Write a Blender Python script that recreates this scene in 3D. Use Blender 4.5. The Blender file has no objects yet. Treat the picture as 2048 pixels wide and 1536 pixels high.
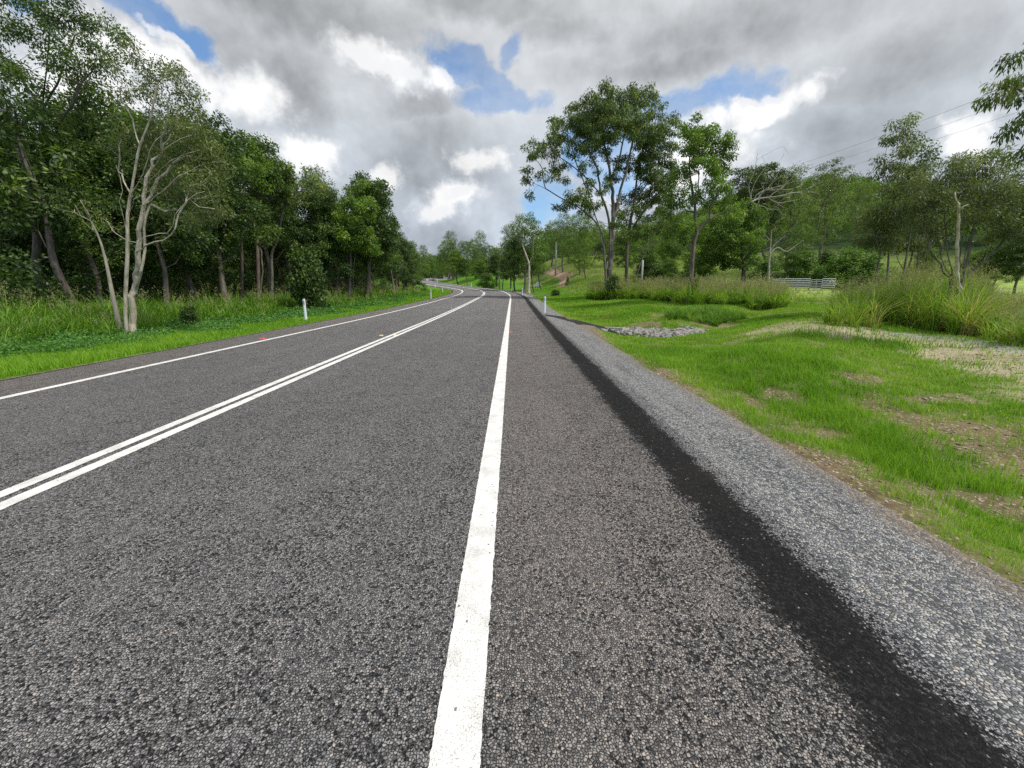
import bpy, math, random
import numpy as np
R = math.radians
rng = np.random.default_rng(7)
random.seed(7)
SC = bpy.context.scene
COL = SC.collection

# ------------------------------------------------------------------ camera
F_PX, CX, CY, HOR = 830.0, 1024.0, 768.0, 572.0
CAM_H = 1.45
TH = math.atan((CY - HOR) / F_PX)
CT, ST = math.cos(TH), math.sin(TH)
cam = bpy.data.cameras.new("camera")
cam.sensor_width = 36.0
cam.lens = 36.0 * F_PX / 2048.0
cam.clip_start = 0.05
cam.clip_end = 6000
camo = bpy.data.objects.new("camera", cam)
COL.objects.link(camo)
camo.location = (0, 0, CAM_H)
camo.rotation_euler = (R(90) - TH, 0, 0)
SC.camera = camo

# ------------------------------------------------------------------ render settings
SC.view_settings.view_transform = 'Standard'
SC.view_settings.look = 'None'
SC.view_settings.exposure = 0.28
SC.view_settings.gamma = 1
SC.view_settings.use_curve_mapping = False
SC.render.engine = 'CYCLES'
cy = SC.cycles
cy.max_bounces = 7
cy.diffuse_bounces = 3
cy.glossy_bounces = 2
cy.transmission_bounces = 4
cy.transparent_max_bounces = 4
cy.use_denoising = False
cy.sample_clamp_indirect = 6

SUN_EL, SUN_AZ = 55.0, 112.0      # azimuth clockwise from +Y (view direction)

# ------------------------------------------------------------------ node helpers
class NT:
    def __init__(s, tree):
        s.t = tree
    def n(s, typ, **kw):
        nd = s.t.nodes.new(typ)
        for k, v in kw.items():
            setattr(nd, k, v)
        return nd
    def put(s, sock, v):
        if isinstance(v, bpy.types.NodeSocket):
            s.t.links.new(v, sock)
        elif v is not None:
            if isinstance(v, (tuple, list)) and len(v) == 3 and sock.type == 'RGBA':
                v = (*v, 1)
            sock.default_value = v
    def m(s, op, a, b=None, c=None, clamp=False):
        nd = s.n('ShaderNodeMath', operation=op)
        nd.use_clamp = clamp
        s.put(nd.inputs[0], a); s.put(nd.inputs[1], b); s.put(nd.inputs[2], c)
        return nd.outputs[0]
    def mix(s, f, a, b, blend='MIX'):
        nd = s.n('ShaderNodeMix', data_type='RGBA', blend_type=blend)
        s.put(nd.inputs[0], f); s.put(nd.inputs[6], a); s.put(nd.inputs[7], b)
        return nd.outputs[2]
    def sstep(s, x, lo, hi, a=0.0, b=1.0):
        nd = s.n('ShaderNodeMapRange', interpolation_type='SMOOTHSTEP')
        s.put(nd.inputs[0], x); s.put(nd.inputs[1], lo); s.put(nd.inputs[2], hi)
        s.put(nd.inputs[3], a); s.put(nd.inputs[4], b)
        return nd.outputs[0]
    def noise(s, vec, scale, detail=4, rough=.5, dist=0, dims='3D'):
        nd = s.n('ShaderNodeTexNoise', noise_dimensions=dims)
        s.put(nd.inputs['Vector'], vec)
        nd.inputs['Scale'].default_value = scale
        nd.inputs['Detail'].default_value = detail
        nd.inputs['Roughness'].default_value = rough
        nd.inputs['Distortion'].default_value = dist
        return nd
    def vor(s, vec, scale, feature='F1', dims='2D', rnd=1):
        nd = s.n('ShaderNodeTexVoronoi', voronoi_dimensions=dims, feature=feature)
        s.put(nd.inputs['Vector'], vec)
        nd.inputs['Scale'].default_value = scale
        nd.inputs['Randomness'].default_value = rnd
        return nd
    def vmath(s, op, a, b=None):
        nd = s.n('ShaderNodeVectorMath', operation=op)
        s.put(nd.inputs[0], a)
        if b is not None: s.put(nd.inputs[1], b)
        return nd.outputs[0]
    def attr(s, name):
        return s.n('ShaderNodeAttribute', attribute_name=name)
    def ramp(s, f, stops):
        nd = s.n('ShaderNodeValToRGB')
        cr = nd.color_ramp
        while len(cr.elements) < len(stops): cr.elements.new(0.5)
        for e, (p, c) in zip(cr.elements, stops):
            e.position = p; e.color = (*c, 1)
        s.put(nd.inputs[0], f)
        return nd.outputs[0]

def px_dir(px, py):
    u = (px - CX) / F_PX; v = (CY - py) / F_PX
    return np.array([u, CT + v * ST, -ST + v * CT])

def azel(px, py):
    d = px_dir(px, py); d = d / np.linalg.norm(d)
    return math.atan2(d[0], d[1]), math.asin(d[2])

# ------------------------------------------------------------------ world: sky with broken cloud
def build_world():
    w = bpy.data.worlds.new("World"); SC.world = w
    w.use_nodes = True
    t = w.node_tree; t.nodes.clear(); N = NT(t)
    out = N.n('ShaderNodeOutputWorld'); bg = N.n('ShaderNodeBackground')
    t.links.new(bg.outputs[0], out.inputs[0])
    bg.inputs[1].default_value = 0.10
    sky = N.n('ShaderNodeTexSky', sky_type='NISHITA')
    sky.sun_disc = False
    sky.sun_elevation = R(SUN_EL); sky.sun_rotation = R(SUN_AZ)
    sky.altitude = 50; sky.air_density = 1.1; sky.dust_density = 0.6; sky.ozone_density = 2.0
    D = N.n('ShaderNodeTexCoord').outputs['Generated']
    sp = N.n('ShaderNodeSeparateXYZ'); N.put(sp.inputs[0], D)
    X, Y, Z = sp.outputs
    az = N.m('ARCTAN2', X, Y)
    el = N.m('ARCSINE', Z)
    # cloud-layer coordinates: the direction cut by a high layer
    den = N.m('ADD', N.m('MAXIMUM', Z, 0.0), 0.30)
    cb = N.n('ShaderNodeCombineXYZ')
    N.put(cb.inputs[0], N.m('DIVIDE', X, den)); N.put(cb.inputs[1], N.m('DIVIDE', Y, den)); N.put(cb.inputs[2], N.m('MULTIPLY', Z, 1.5))
    P = cb.outputs[0]
    nw = N.noise(D, 5.0, 6, .6)
    sc = N.n('ShaderNodeSeparateColor'); N.put(sc.inputs[0], nw.outputs['Color'])
    azw = N.m('ADD', az, N.m('MULTIPLY', N.m('SUBTRACT', sc.outputs[0], .5), .22))
    elw = N.m('ADD', el, N.m('MULTIPLY', N.m('SUBTRACT', sc.outputs[1], .5), .16))
    fine = N.noise(D, 11.0, 8, .62, .3).outputs[0]
    billow = N.noise(D, 22.0, 6, .6, .2).outputs[0]
    big = N.noise(P, 1.1, 5, .55, .4).outputs[0]
    mid = N.noise(P, 2.6, 7, .58, .3).outputs[0]
    def relief(sc_, off, det):
        o2 = N.vmath('ADD', D, (off[0], off[1], off[2]))
        a = N.noise(D, sc_, det, .58, .25).outputs[0]; b = N.noise(o2, sc_, det, .58, .25).outputs[0]
        return N.m('SUBTRACT', a, b)
    rel = N.m('ADD', N.m('MULTIPLY', relief(4.5, (.03, -.01, .05), 7), .42), N.m('MULTIPLY', relief(12, (.01, 0, .02), 6), .20))
    def blob(px, py, rx, ry, rot=0, warp=True, a=None):
        a0, e0 = azel(px, py)
        a1, _ = azel(px + rx, py); _, e1 = azel(px, py - ry)
        ra, re = abs(a1 - a0), abs(e1 - e0)
        dx = N.m('SUBTRACT', azw if warp else az, a0); dy = N.m('SUBTRACT', elw if warp else el, e0)
        c, s_ = math.cos(R(rot)), math.sin(R(rot))
        if rot:
            dx, dy = (N.m('ADD', N.m('MULTIPLY', dx, c), N.m('MULTIPLY', dy, s_)),
                      N.m('SUBTRACT', N.m('MULTIPLY', dy, c), N.m('MULTIPLY', dx, s_)))
        dx = N.m('DIVIDE', dx, ra); dy = N.m('DIVIDE', dy, re)
        q = N.m('SQRT', N.m('ADD', N.m('MULTIPLY', dx, dx), N.m('MULTIPLY', dy, dy)))
        v = N.m('SUBTRACT', 1.0, q)
        return v if a is None else N.m('MULTIPLY', v, a)
    def union(bl):
        r = bl[0]
        for b in bl[1:]: r = N.m('MAXIMUM', r, b)
        return r
    gaps = union([blob(*g) for g in GAPS])
    gfield = N.m('ADD', gaps, N.m('MULTIPLY', N.m('SUBTRACT', fine, .5), 1.7))
    # elsewhere in the sky (behind, overhead) gaps come from noise alone
    behind = N.sstep(N.m('ADD', N.m('MULTIPLY', N.m('SUBTRACT', big, .5), 3.0), N.m('MULTIPLY', Y, -1.6)), .25, .8)
    blue = N.m('MAXIMUM', N.sstep(gfield, -.02, .50), N.m('MULTIPLY', behind, .75))
    whites = union([blob(*g) for g in WHITES])
    wf = N.sstep(N.m('ADD', whites, N.m('MULTIPLY', N.m('SUBTRACT', billow, .5), 1.5)), .0, .75)
    rims = union([blob(*g) for g in RIMS])
    rf = N.m('MULTIPLY', N.sstep(N.m('ADD', rims, N.m('MULTIPLY', N.m('SUBTRACT', billow, .5), 1.8)), -.05, .65), .85)
    darks = union([blob(*g) for g in DARKS])
    df = N.sstep(N.m('ADD', darks, N.m('MULTIPLY', N.m('SUBTRACT', mid, .5), 1.2)), -.15, .9)
    lum = N.m('ADD', .535, N.m('MULTIPLY', N.m('SUBTRACT', mid, .5), .26))
    lum = N.m('ADD', lum, N.m('MULTIPLY', N.m('SUBTRACT', big, .5), .26))
    lum = N.m('ADD', lum, N.m('MULTIPLY', N.m('SUBTRACT', billow, .5), .09))
    lum = N.m('ADD', lum, rel)
    lum = N.m('SUBTRACT', lum, N.m('MULTIPLY', df, .19))
    lum = N.m('ADD', lum, N.m('MULTIPLY', wf, .33))
    # towards the sun, overhead and behind the view the cloud is brighter
    lum = N.m('ADD', lum, N.m('MULTIPLY', N.sstep(N.m('ADD', N.m('MULTIPLY', Y, -1.0), N.m('MULTIPLY', Z, .5)), -.15, .9), .32))
    lum = N.m('ADD', lum, N.m('MULTIPLY', N.sstep(el, .30, .0), .07))
    lum = N.m('MAXIMUM', lum, .17)
    lumc = N.m('MULTIPLY', lum, 10.0)
    tint = N.mix(N.sstep(el, .02, .55), (.85, .955, 1.09), (.955, .985, 1.015))
    tint = N.mix(wf, tint, (1.0, 1.0, 1.0))
    cl = N.mix(1.0, tint, (1, 1, 1), 'MULTIPLY')
    vm = N.n('ShaderNodeVectorMath', operation='SCALE'); N.put(vm.inputs[0], cl); N.put(vm.inputs[3], lumc)
    skyc = N.mix(1.0, sky.outputs[0], (.80, 1.02, 1.20), 'MULTIPLY')
    skys = N.n('ShaderNodeVectorMath', operation='SCALE'); N.put(skys.inputs[0], skyc); skys.inputs[3].default_value = 1.15
    thin = N.m('MULTIPLY', blue, N.sstep(N.m('ADD', mid, N.m('MULTIPLY', fine, .5)), .95, .60, .55, .97))
    col = N.mix(thin, vm.outputs[0], skys.outputs[0])
    col = N.mix(rf, col, (7.4, 7.5, 7.7))
    t.links.new(col, bg.inputs[0])

GAPS = [(320, 48, 135, 44, -8), (965, 165, 160, 42, -22), (1050, 120, 55, 40, 30), (900, 150, 80, 40, -25), (1010, 215, 120, 35),
        (1110, 395, 70, 60), (1390, 205, 175, 42, 6), (1250, 300, 130, 90), (1150, 300, 60, 60), (60, 20, 60, 30)]
WHITES = [(750, 130, 105, 62, -20), (870, 172, 90, 34), (330, 130, 150, 60), (180, 190, 150, 120), (890, 410, 95, 40, 12), (785, 355, 45, 34),
          (1500, 230, 130, 55), (1600, 190, 110, 50), (1990, 270, 90, 70), (1330, 330, 220, 100), (470, 180, 120, 80), (590, 300, 110, 60), (250, 110, 110, 60), (960, 330, 60, 40)]
RIMS = [(735, 128, 62, 34, -25), (785, 150, 42, 28), (700, 100, 24, 18), (880, 172, 40, 14, -20), (345, 82, 40, 14, -15), (1480, 208, 60, 16), (1530, 196, 40, 14),
        (915, 405, 42, 14, 22), (860, 430, 34, 14)]
DARKS = [(620, 10, 330, 110, -8), (580, 170, 90, 110), (1000, 20, 260, 60), (1480, 60, 420, 90), (1350, 130, 260, 50), (1800, 130, 300, 110), (840, 225, 110, 40),
         (1720, 300, 260, 110), (870, 330, 140, 120), (700, 420, 120, 90), (840, 500, 200, 60), (1150, 60, 150, 60)]
build_world()

sun = bpy.data.lights.new("sun", 'SUN'); sun.energy = 3.4; sun.angle = R(7); sun.color = (1.0, .955, .88)
so = bpy.data.objects.new("sun", sun); COL.objects.link(so)
so.rotation_euler = (R(90 - SUN_EL), 0, R(180 - SUN_AZ))
so.location = (0, 0, 60)

# ------------------------------------------------------------------ numeric helpers
def sm(x, a, b):
    t = np.clip((np.asarray(x, float) - a) / (b - a), 0, 1)
    return t * t * (3 - 2 * t)
_perm = np.random.default_rng(3).random((256, 256))
def vnoise(x, y):
    xi = np.floor(x).astype(int); yi = np.floor(y).astype(int)
    fx = x - xi; fy = y - yi
    fx = fx * fx * (3 - 2 * fx); fy = fy * fy * (3 - 2 * fy)
    a = _perm[xi & 255, yi & 255]; b = _perm[(xi + 1) & 255, yi & 255]
    c = _perm[xi & 255, (yi + 1) & 255]; d = _perm[(xi + 1) & 255, (yi + 1) & 255]
    return (a * (1 - fx) + b * fx) * (1 - fy) + (c * (1 - fx) + d * fx) * fy
def fbm(x, y, o=4):
    x = np.asarray(x, float); y = np.asarray(y, float)
    s = 0; a = .5; tot = 0
    for i in range(o):
        s = s + a * vnoise(x + 17.3 * i, y - 9.1 * i); tot += a
        x = x * 2.03; y = y * 2.03; a *= .5
    return s / tot

# ------------------------------------------------------------------ road centre line (plan and height)
RK = np.array([(-3.48, -80, 0), (-3.48, -20, 0), (-3.48, 0, 0), (-3.48, 10, 0), (-3.48, 20, 0), (-3.47, 30, .06), (-3.45, 40, .18), (-3.51, 50, .29), (-3.94, 60, .41),
               (-4.82, 69.9, .56), (-6.4, 79.8, .73), (-9.93, 89.1, 1.07), (-15.31, 97.6, 1.62), (-21.26, 105.6, 2.25), (-25.92, 114.4, 2.85),
               (-27.9, 124.2, 3.35), (-27.9, 134.2, 3.72), (-26.6, 144.1, 3.84), (-23.5, 153.7, 3.6), (-19, 163.5, 3.2), (-13, 173.5, 2.8),
               (-4, 186, 2.4), (10, 202, 2.2), (30, 225, 2.2)], float)
def catmull(P, step):
    out = []
    for i in range(1, len(P) - 2):
        p0, p1, p2, p3 = P[i - 1], P[i], P[i + 1], P[i + 2]
        n = max(1, int(np.linalg.norm(p2 - p1) / step))
        for k in range(n):
            t = k / n
            out.append(.5 * ((2 * p1) + (-p0 + p2) * t + (2 * p0 - 5 * p1 + 4 * p2 - p3) * t * t + (-p0 + 3 * p1 - 3 * p2 + p3) * t ** 3))
    out.append(P[-2])
    return np.array(out)
RC = catmull(RK, 1.0)
RCn = np.array([RC[0]] + [RC[i] for i in range(1, len(RC)) if RC[i, 1] > 36 or i % 5 == 0])  # sparse where straight
def road_near(x, y):
    x = np.atleast_1d(np.asarray(x, float)); y = np.atleast_1d(np.asarray(y, float))
    D = np.empty(len(x)); Z = np.empty(len(x)); S = np.empty(len(x))
    A = RCn[:-1]; B = RCn[1:]; E = B[:, :2] - A[:, :2]; L2 = (E ** 2).sum(1); Ln = np.sqrt(L2)
    cum = np.r_[0, np.cumsum(Ln)]
    for i in range(0, len(x), 40000):
        px = x[i:i + 40000, None] - A[:, 0]; py = y[i:i + 40000, None] - A[:, 1]
        t = np.clip((px * E[:, 0] + py * E[:, 1]) / L2, 0, 1)
        qx = px - t * E[:, 0]; qy = py - t * E[:, 1]
        d2 = qx * qx + qy * qy
        j = d2.argmin(1); k = np.arange(len(j))
        sgn = np.sign(E[j, 1] * px[k, j] - E[j, 0] * py[k, j]); sgn[sgn == 0] = 1
        D[i:i + 40000] = np.sqrt(d2[k, j]) * sgn
        Z[i:i + 40000] = A[j, 2] + t[k, j] * (B[j, 2] - A[j, 2])
        S[i:i + 40000] = cum[j] + t[k, j] * Ln[j]
    return D, Z, S
def road_z(d):           # cross-section of the sealed road and its shoulder
    return np.interp(d, [-6.2, -5.2, -4.75, -3.3, 0, 3.3, 4.75, 5.2, 6.4, 7.2], [-.22, -.10, -.045, 0, 0.03, 0, -.045, -.10, -.19, -.28])
def poly_dist(x, y, pts):
    P = np.array(pts, float); best = np.full(np.shape(x), 1e9)
    for a, b in zip(P[:-1], P[1:]):
        e = b - a; t = np.clip(((x - a[0]) * e[0] + (y - a[1]) * e[1]) / (e @ e), 0, 1)
        best = np.minimum(best, np.hypot(x - a[0] - t * e[0], y - a[1] - t * e[1]))
    return best
YS, ZS = RK[:19, 1], RK[:19, 2]
SWALE = [(4.0, 17.6), (5.4, 17.0), (7.5, 17.4), (10, 19.2), (13.5, 23.5), (17, 29)]
MOUND = [(5.0, 8.2), (7.5, 11.0), (9.6, 13.6), (12, 15.4)]
def H(x, y, full=False):
    x = np.atleast_1d(np.asarray(x, float)); y = np.atleast_1d(np.asarray(y, float))
    d, z, s = road_near(x, y)
    de = d + (.40 * sm(y, 24, 33) - .75 * np.exp(-((y - 17.9) / 2.4) ** 2)) * (d > 5.3)
    right = np.interp(de, [0, 5.95, 6.45, 7.4, 9.0, 11.5, 14, 18], [-.10, -.26, -.205, -.40, -.42, -.2, -.05, 0.0])
    right = np.where(de < 5.95, road_z(d) - .07, right)
    left = np.interp(-d, [0, 4.85, 5.12, 6.0, 8.0, 11, 16], [-.07, -.12, -.075, -.14, -.2, -.1, 0])
    left = np.where(d > -4.85, road_z(d) - .07, left)
    L = np.where(d >= 0, right, left)
    w = sm(np.abs(d), 9, 26)
    g = np.interp(y, YS, ZS)
    g = g + 4.6 * sm(y, 58, 104) * sm(x, 0, 16) + 2.0 * sm(y, 100, 150) * sm(x, -15, 30)
    g = g + 47 * np.exp(-(((x - 195) / 115) ** 2 + ((y - 300) / 118) ** 2))
    g = g - 3 * sm(np.hypot(x, y), 300, 900)
    off = sm(np.abs(d), 6.9, 9.5)
    near = np.exp(-np.hypot(x, y) / 60)
    b = (fbm(x * .55, y * .55, 3) - .5) * .22 + (fbm(x * 2.3 + 7, y * 2.3, 2) - .5) * .06
    h = z * (1 - w) + g * w + L + b * off * (0.3 + .7 * near)
    m = (y > 4) & (y < 34) & (x > 2)
    if m.any():
        xm, ym = x[m], y[m]
        sw = -.30 * np.exp(-(poly_dist(xm, ym, SWALE) / 1.15) ** 2) * sm(d[m], 6.3, 7.6)
        mo = .46 * np.exp(-(poly_dist(xm, ym, MOUND) / 1.6) ** 2)
        h[m] += sw + mo
    h = h + 1.7 * sm(d, 7, 16) * sm(y, 70, 88) * (1 - sm(y, 120, 140)) * (1 - sm(x, -6, 6))
    h = h + (fbm(x * .05, y * .05, 3) - .5) * 1.2 * sm(np.abs(d), 30, 80)
    return (h, d, s) if full else h
def Hz(x, y):
    return float(H([x], [y])[0])
_ts = np.geomspace(1.2, 700, 1500)
def at(px, py):
    dr = px_dir(px, py)
    X = dr[0] * _ts; Y = dr[1] * _ts; Z = CAM_H + dr[2] * _ts
    g = H(X, Y); i = np.argmax(Z < g)
    if i == 0: i = len(_ts) - 1
    t0, t1 = _ts[i - 1], _ts[i]; a, b = Z[i - 1] - g[i - 1], Z[i] - g[i]
    t = t0 + (t1 - t0) * a / (a - b + 1e-9)
    return (float(dr[0] * t), float(dr[1] * t), float(CAM_H + dr[2] * t))
def P3(px, py, Y):
    d = px_dir(px, py); k = Y / d[1]
    return np.array([d[0] * k, Y, CAM_H + d[2] * k])

# ------------------------------------------------------------------ mesh and object helpers
def mesh_from(name, V, polys, mat=None, smooth=False, attrs=None, cols=None):
    """polys: list of (K x n) index arrays"""
    me = bpy.data.meshes.new(name)
    V = np.ascontiguousarray(V, dtype=np.float32)
    me.vertices.add(len(V)); me.vertices.foreach_set('co', V.ravel())
    loops = np.concatenate([p.ravel() for p in polys]).astype(np.int32)
    sizes = np.concatenate([np.full(len(p), p.shape[1], np.int32) for p in polys])
    starts = np.r_[0, np.cumsum(sizes)[:-1]].astype(np.int32)
    me.loops.add(len(loops)); me.loops.foreach_set('vertex_index', loops)
    me.polygons.add(len(sizes)); me.polygons.foreach_set('loop_start', starts)
    if smooth: me.polygons.foreach_set('use_smooth', np.ones(len(sizes), bool))
    me.update(calc_edges=True)
    for k, v in (attrs or {}).items():
        a = me.attributes.new(k, 'FLOAT', 'POINT'); a.data.foreach_set('value', np.ascontiguousarray(v, np.float32))
    for k, v in (cols or {}).items():
        a = me.attributes.new(k, 'FLOAT_COLOR', 'POINT')
        c = np.ones((len(V), 4), np.float32); c[:, :3] = v; a.data.foreach_set('color', c.ravel())
    if mat: me.materials.append(mat)
    return me
def link(name, me, parent=None):
    o = bpy.data.objects.new(name, me); COL.objects.link(o)
    if parent: o.parent = parent
    return o
def tag(o, label=None, cat=None, group=None, kind=None):
    if label: o['label'] = label
    if cat: o['category'] = cat
    if group: o['group'] = group
    if kind: o['kind'] = kind
    return o
def empty(name, loc=(0, 0, 0), rz=0, label=None, cat=None, group=None):
    o = bpy.data.objects.new(name, None); COL.objects.link(o)
    o.location = loc; o.rotation_euler = (0, 0, rz); o.empty_display_size = .3
    return tag(o, label, cat, group)
class MB:
    """collects simple solids into one mesh"""
    def __init__(s): s.v = []; s.f = []; s.n = 0
    def add(s, V, Fc):
        V = np.asarray(V, float)
        for f in Fc: s.f.append([i + s.n for i in f])
        s.v.append(V); s.n += len(V)
    def box(s, c, size, rz=0, bev=0, top=1.0):
        x, y, z = [q / 2 for q in size]; V = []
        b = min(bev, x * .9, y * .9)
        ring = [(-x + b, -y), (x - b, -y), (x, -y + b), (x, y - b), (x - b, y), (-x + b, y), (-x, y - b), (-x, -y + b)] if b else [(-x, -y), (x, -y), (x, y), (-x, y)]
        cr, sr = math.cos(rz), math.sin(rz)
        for k, zz in ((1.0, -z), (top, z)):
            for a, q in ring:
                a *= k; q *= k
                V.append((c[0] + a * cr - q * sr, c[1] + a * sr + q * cr, c[2] + zz))
        n = len(ring)
        Fc = [tuple(range(n))[::-1], tuple(range(n, 2 * n))] + [(i, (i + 1) % n, n + (i + 1) % n, n + i) for i in range(n)]
        s.add(V, Fc); return s
    def tube(s, pts, rad, k=8, cap=True):
        P = np.array(pts, float); r = np.broadcast_to(np.asarray(rad, float), (len(P),))
        T = np.gradient(P, axis=0); T /= np.linalg.norm(T, axis=1)[:, None] + 1e-12
        ref = np.array([0, 1, .01]) if abs(T[0][1]) < .9 else np.array([1, 0, .01])
        V = []
        for p, t, q in zip(P, T, r):
            a = np.cross(t, ref); a /= np.linalg.norm(a) + 1e-12; b = np.cross(t, a)
            for i in range(k):
                an = 2 * math.pi * i / k
                V.append(p + q * (math.cos(an) * a + math.sin(an) * b))
        m = len(P)
        Fc = [(j * k + i, j * k + (i + 1) % k, (j + 1) * k + (i + 1) % k, (j + 1) * k + i) for j in range(m - 1) for i in range(k)]
        if cap: Fc += [tuple(range(k))[::-1], tuple(range((m - 1) * k, m * k))]
        s.add(V, Fc); return s
    def build(s, name, mat, parent=None, smooth=False):
        me = bpy.data.meshes.new(name)
        me.from_pydata([tuple(q) for q in np.concatenate(s.v)], [], s.f)
        me.update()
        if smooth:
            for p in me.polygons: p.use_smooth = len(p.vertices) == 4
        me.materials.append(mat)
        return link(name, me, parent)
    
# ------------------------------------------------------------------ materials
def new_mat(name):
    m = bpy.data.materials.new(name); m.use_nodes = True
    t = m.node_tree; t.nodes.clear(); N = NT(t)
    out = N.n('ShaderNodeOutputMaterial')
    return m, N, out
def principled(N, out, col, rough=.8, bump=None, bstr=.3, bdist=.01, spec=.3, metal=0):
    p = N.n('ShaderNodeBsdfPrincipled')
    N.put(p.inputs['Base Color'], col); N.put(p.inputs['Roughness'], rough)
    p.inputs['Specular IOR Level'].default_value = spec; p.inputs['Metallic'].default_value = metal
    if bump is not None:
        b = N.n('ShaderNodeBump'); b.inputs['Strength'].default_value = bstr; b.inputs['Distance'].default_value = bdist
        N.put(b.inputs['Height'], bump); N.put(p.inputs['Normal'], b.outputs[0])
    N.put(out.inputs[0], p.outputs[0]); return p
def simple_mat(name, col, rough=.6, var=.12, scale=8, spec=.3, metal=0, bump=.15):
    m, N, out = new_mat(name)
    o = N.n('ShaderNodeTexCoord').outputs['Object']
    n = N.noise(o, scale, 6, .6)
    c = N.mix(n.outputs[0], tuple(q * (1 - var) for q in col), tuple(min(1, q * (1 + var)) for q in col))
    principled(N, out, c, rough, n.outputs[0], bump, .01, spec, metal)
    return m
def chip(N, co, binder=.0):
    """stone chips set in bitumen: returns (stone colour 0..1, gap mask, height)"""
    v = N.vor(co, 78, 'F1'); e = N.vor(co, 78, 'DISTANCE_TO_EDGE')
    return v, e
def mat_road():
    m, N, out = new_mat("sprayed seal")
    co = N.n('ShaderNodeTexCoord').outputs['Object']
    wob = N.noise(co, 95, 3, .6)
    cw = N.vmath('ADD', co, N.vmath('MULTIPLY', N.vmath('SUBTRACT', wob.outputs['Color'], (.5, .5, .5)), (.014, .014, 0)))
    v = N.vor(cw, 98, 'F1'); e = N.vor(cw, 98, 'DISTANCE_TO_EDGE'); v2 = N.vor(cw, 210, 'F1'); s2 = N.n('ShaderNodeSeparateColor'); N.put(s2.inputs[0], v2.outputs['Color'])
    sc = N.n('ShaderNodeSeparateColor'); N.put(sc.inputs[0], v.outputs['Color'])
    d = N.attr('d').outputs['Fac']
    large = N.noise(co, .35, 4, .6).outputs[0]
    med = N.noise(co, 3.2, 5, .62).outputs[0]
    mp = N.n('ShaderNodeMapping'); N.put(mp.inputs[0], co); mp.inputs['Scale'].default_value = (2.2, .09, 1)
    streak = N.noise(mp.outputs[0], 1.0, 5, .6).outputs[0]
    # share of chips lost or drowned in binder
    lose = N.m('ADD', .10, N.m('MULTIPLY', N.m('SUBTRACT', med, .5), .75))
    lose = N.m('ADD', lose, N.m('MULTIPLY', N.m('SUBTRACT', streak, .5), .7))
    out_edge = N.sstep(N.m('ADD', d, N.m('MULTIPLY', N.m('SUBTRACT', med, .5), .5)), 3.9, 4.75)
    lose = N.m('ADD', lose, N.m('MULTIPLY', out_edge, .18))
    rnd = N.m('MULTIPLY', N.sstep(N.m('SUBTRACT', e.outputs[0], N.m('MULTIPLY', sc.outputs[2], .10)), .0, .07), N.sstep(v.outputs['Distance'], .80, .68))
    stone = N.m('MULTIPLY', N.m('GREATER_THAN', sc.outputs[0], lose), rnd)
    scol = N.ramp(sc.outputs[1], [(0, (.070, .069, .070)), (.3, (.130, .127, .125)), (.6, (.21, .203, .196)), (.9, (.285, .275, .262)), (1, (.35, .31, .27))])
    scol = N.mix(N.sstep(N.m('ADD', large, N.m('MULTIPLY', streak, .5)), .5, 1.0), scol, N.mix(1.0, scol, (1.22, 1.17, 1.17), 'MULTIPLY'))
    lane = N.sstep(N.m('ABSOLUTE', N.m('ADD', d, N.m('MULTIPLY', N.m('SUBTRACT', large, .5), .8))), 3.5, 3.0)
    scol = N.mix(1.0, scol, N.mix(lane, (1.03, 1.0, .97), (.98, 1.0, 1.02)), 'MULTIPLY')
    small = N.m('MULTIPLY', N.m('GREATER_THAN', s2.outputs[0], .55), N.sstep(v2.outputs['Distance'], .5, .38))
    col = N.mix(stone, N.mix(small, (.012, .012, .013), (.065, .062, .06)), scol)
    # freshly sprayed bitumen on the edge slope
    edge = N.m('ADD', d, N.m('ADD', N.m('MULTIPLY', N.m('SUBTRACT', med, .5), .16), N.m('MULTIPLY', N.m('SUBTRACT', N.noise(co, 22, 3, .6).outputs[0], .5), .12)))
    edge = N.m('ADD', edge, N.m('ADD', N.m('MULTIPLY', N.m('SUBTRACT', sc.outputs[0], .5), .13), N.m('MULTIPLY', N.m('SUBTRACT', N.noise(co, 6, 3, .6).outputs[0], .5), .16)))
    strip = N.m('MULTIPLY', N.sstep(edge, 4.70, 4.76), N.sstep(edge, 5.22, 5.14))
    stripl = N.sstep(edge, -4.80, -4.86)
    strip = N.m('MAXIMUM', strip, stripl)
    sp = N.m('GREATER_THAN', sc.outputs[2], N.m('ADD', .965, N.m('MULTIPLY', med, .05)))
    sprinkle = N.m('MULTIPLY', sp, N.sstep(e.outputs[0], .1, .2))
    dark = N.ramp(sc.outputs[1], [(0, (.005, .005, .006)), (.7, (.013, .0125, .013)), (1, (.03, .028, .027))])
    dark = N.mix(N.sstep(large, .45, .75), dark, (.020, .017, .015))
    dark = N.mix(sprinkle, dark, (.20, .18, .155))
    col = N.mix(strip, col, dark)
    gf = N.sstep(edge, 5.14, 5.22)
    gcol = N.mix(stone, (.03, .031, .033), N.ramp(sc.outputs[1], [(0, (.09, .095, .105)), (.5, (.23, .23, .235)), (1, (.42, .40, .38))]))
    col = N.mix(gf, col, gcol)
    hgt = N.m('MULTIPLY', N.sstep(e.outputs[0], .0, .28), N.m('ADD', N.m('MULTIPLY', stone, .7), .3))
    principled(N, out, col, .82, hgt, .9, .006, .14)
    return m
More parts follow.
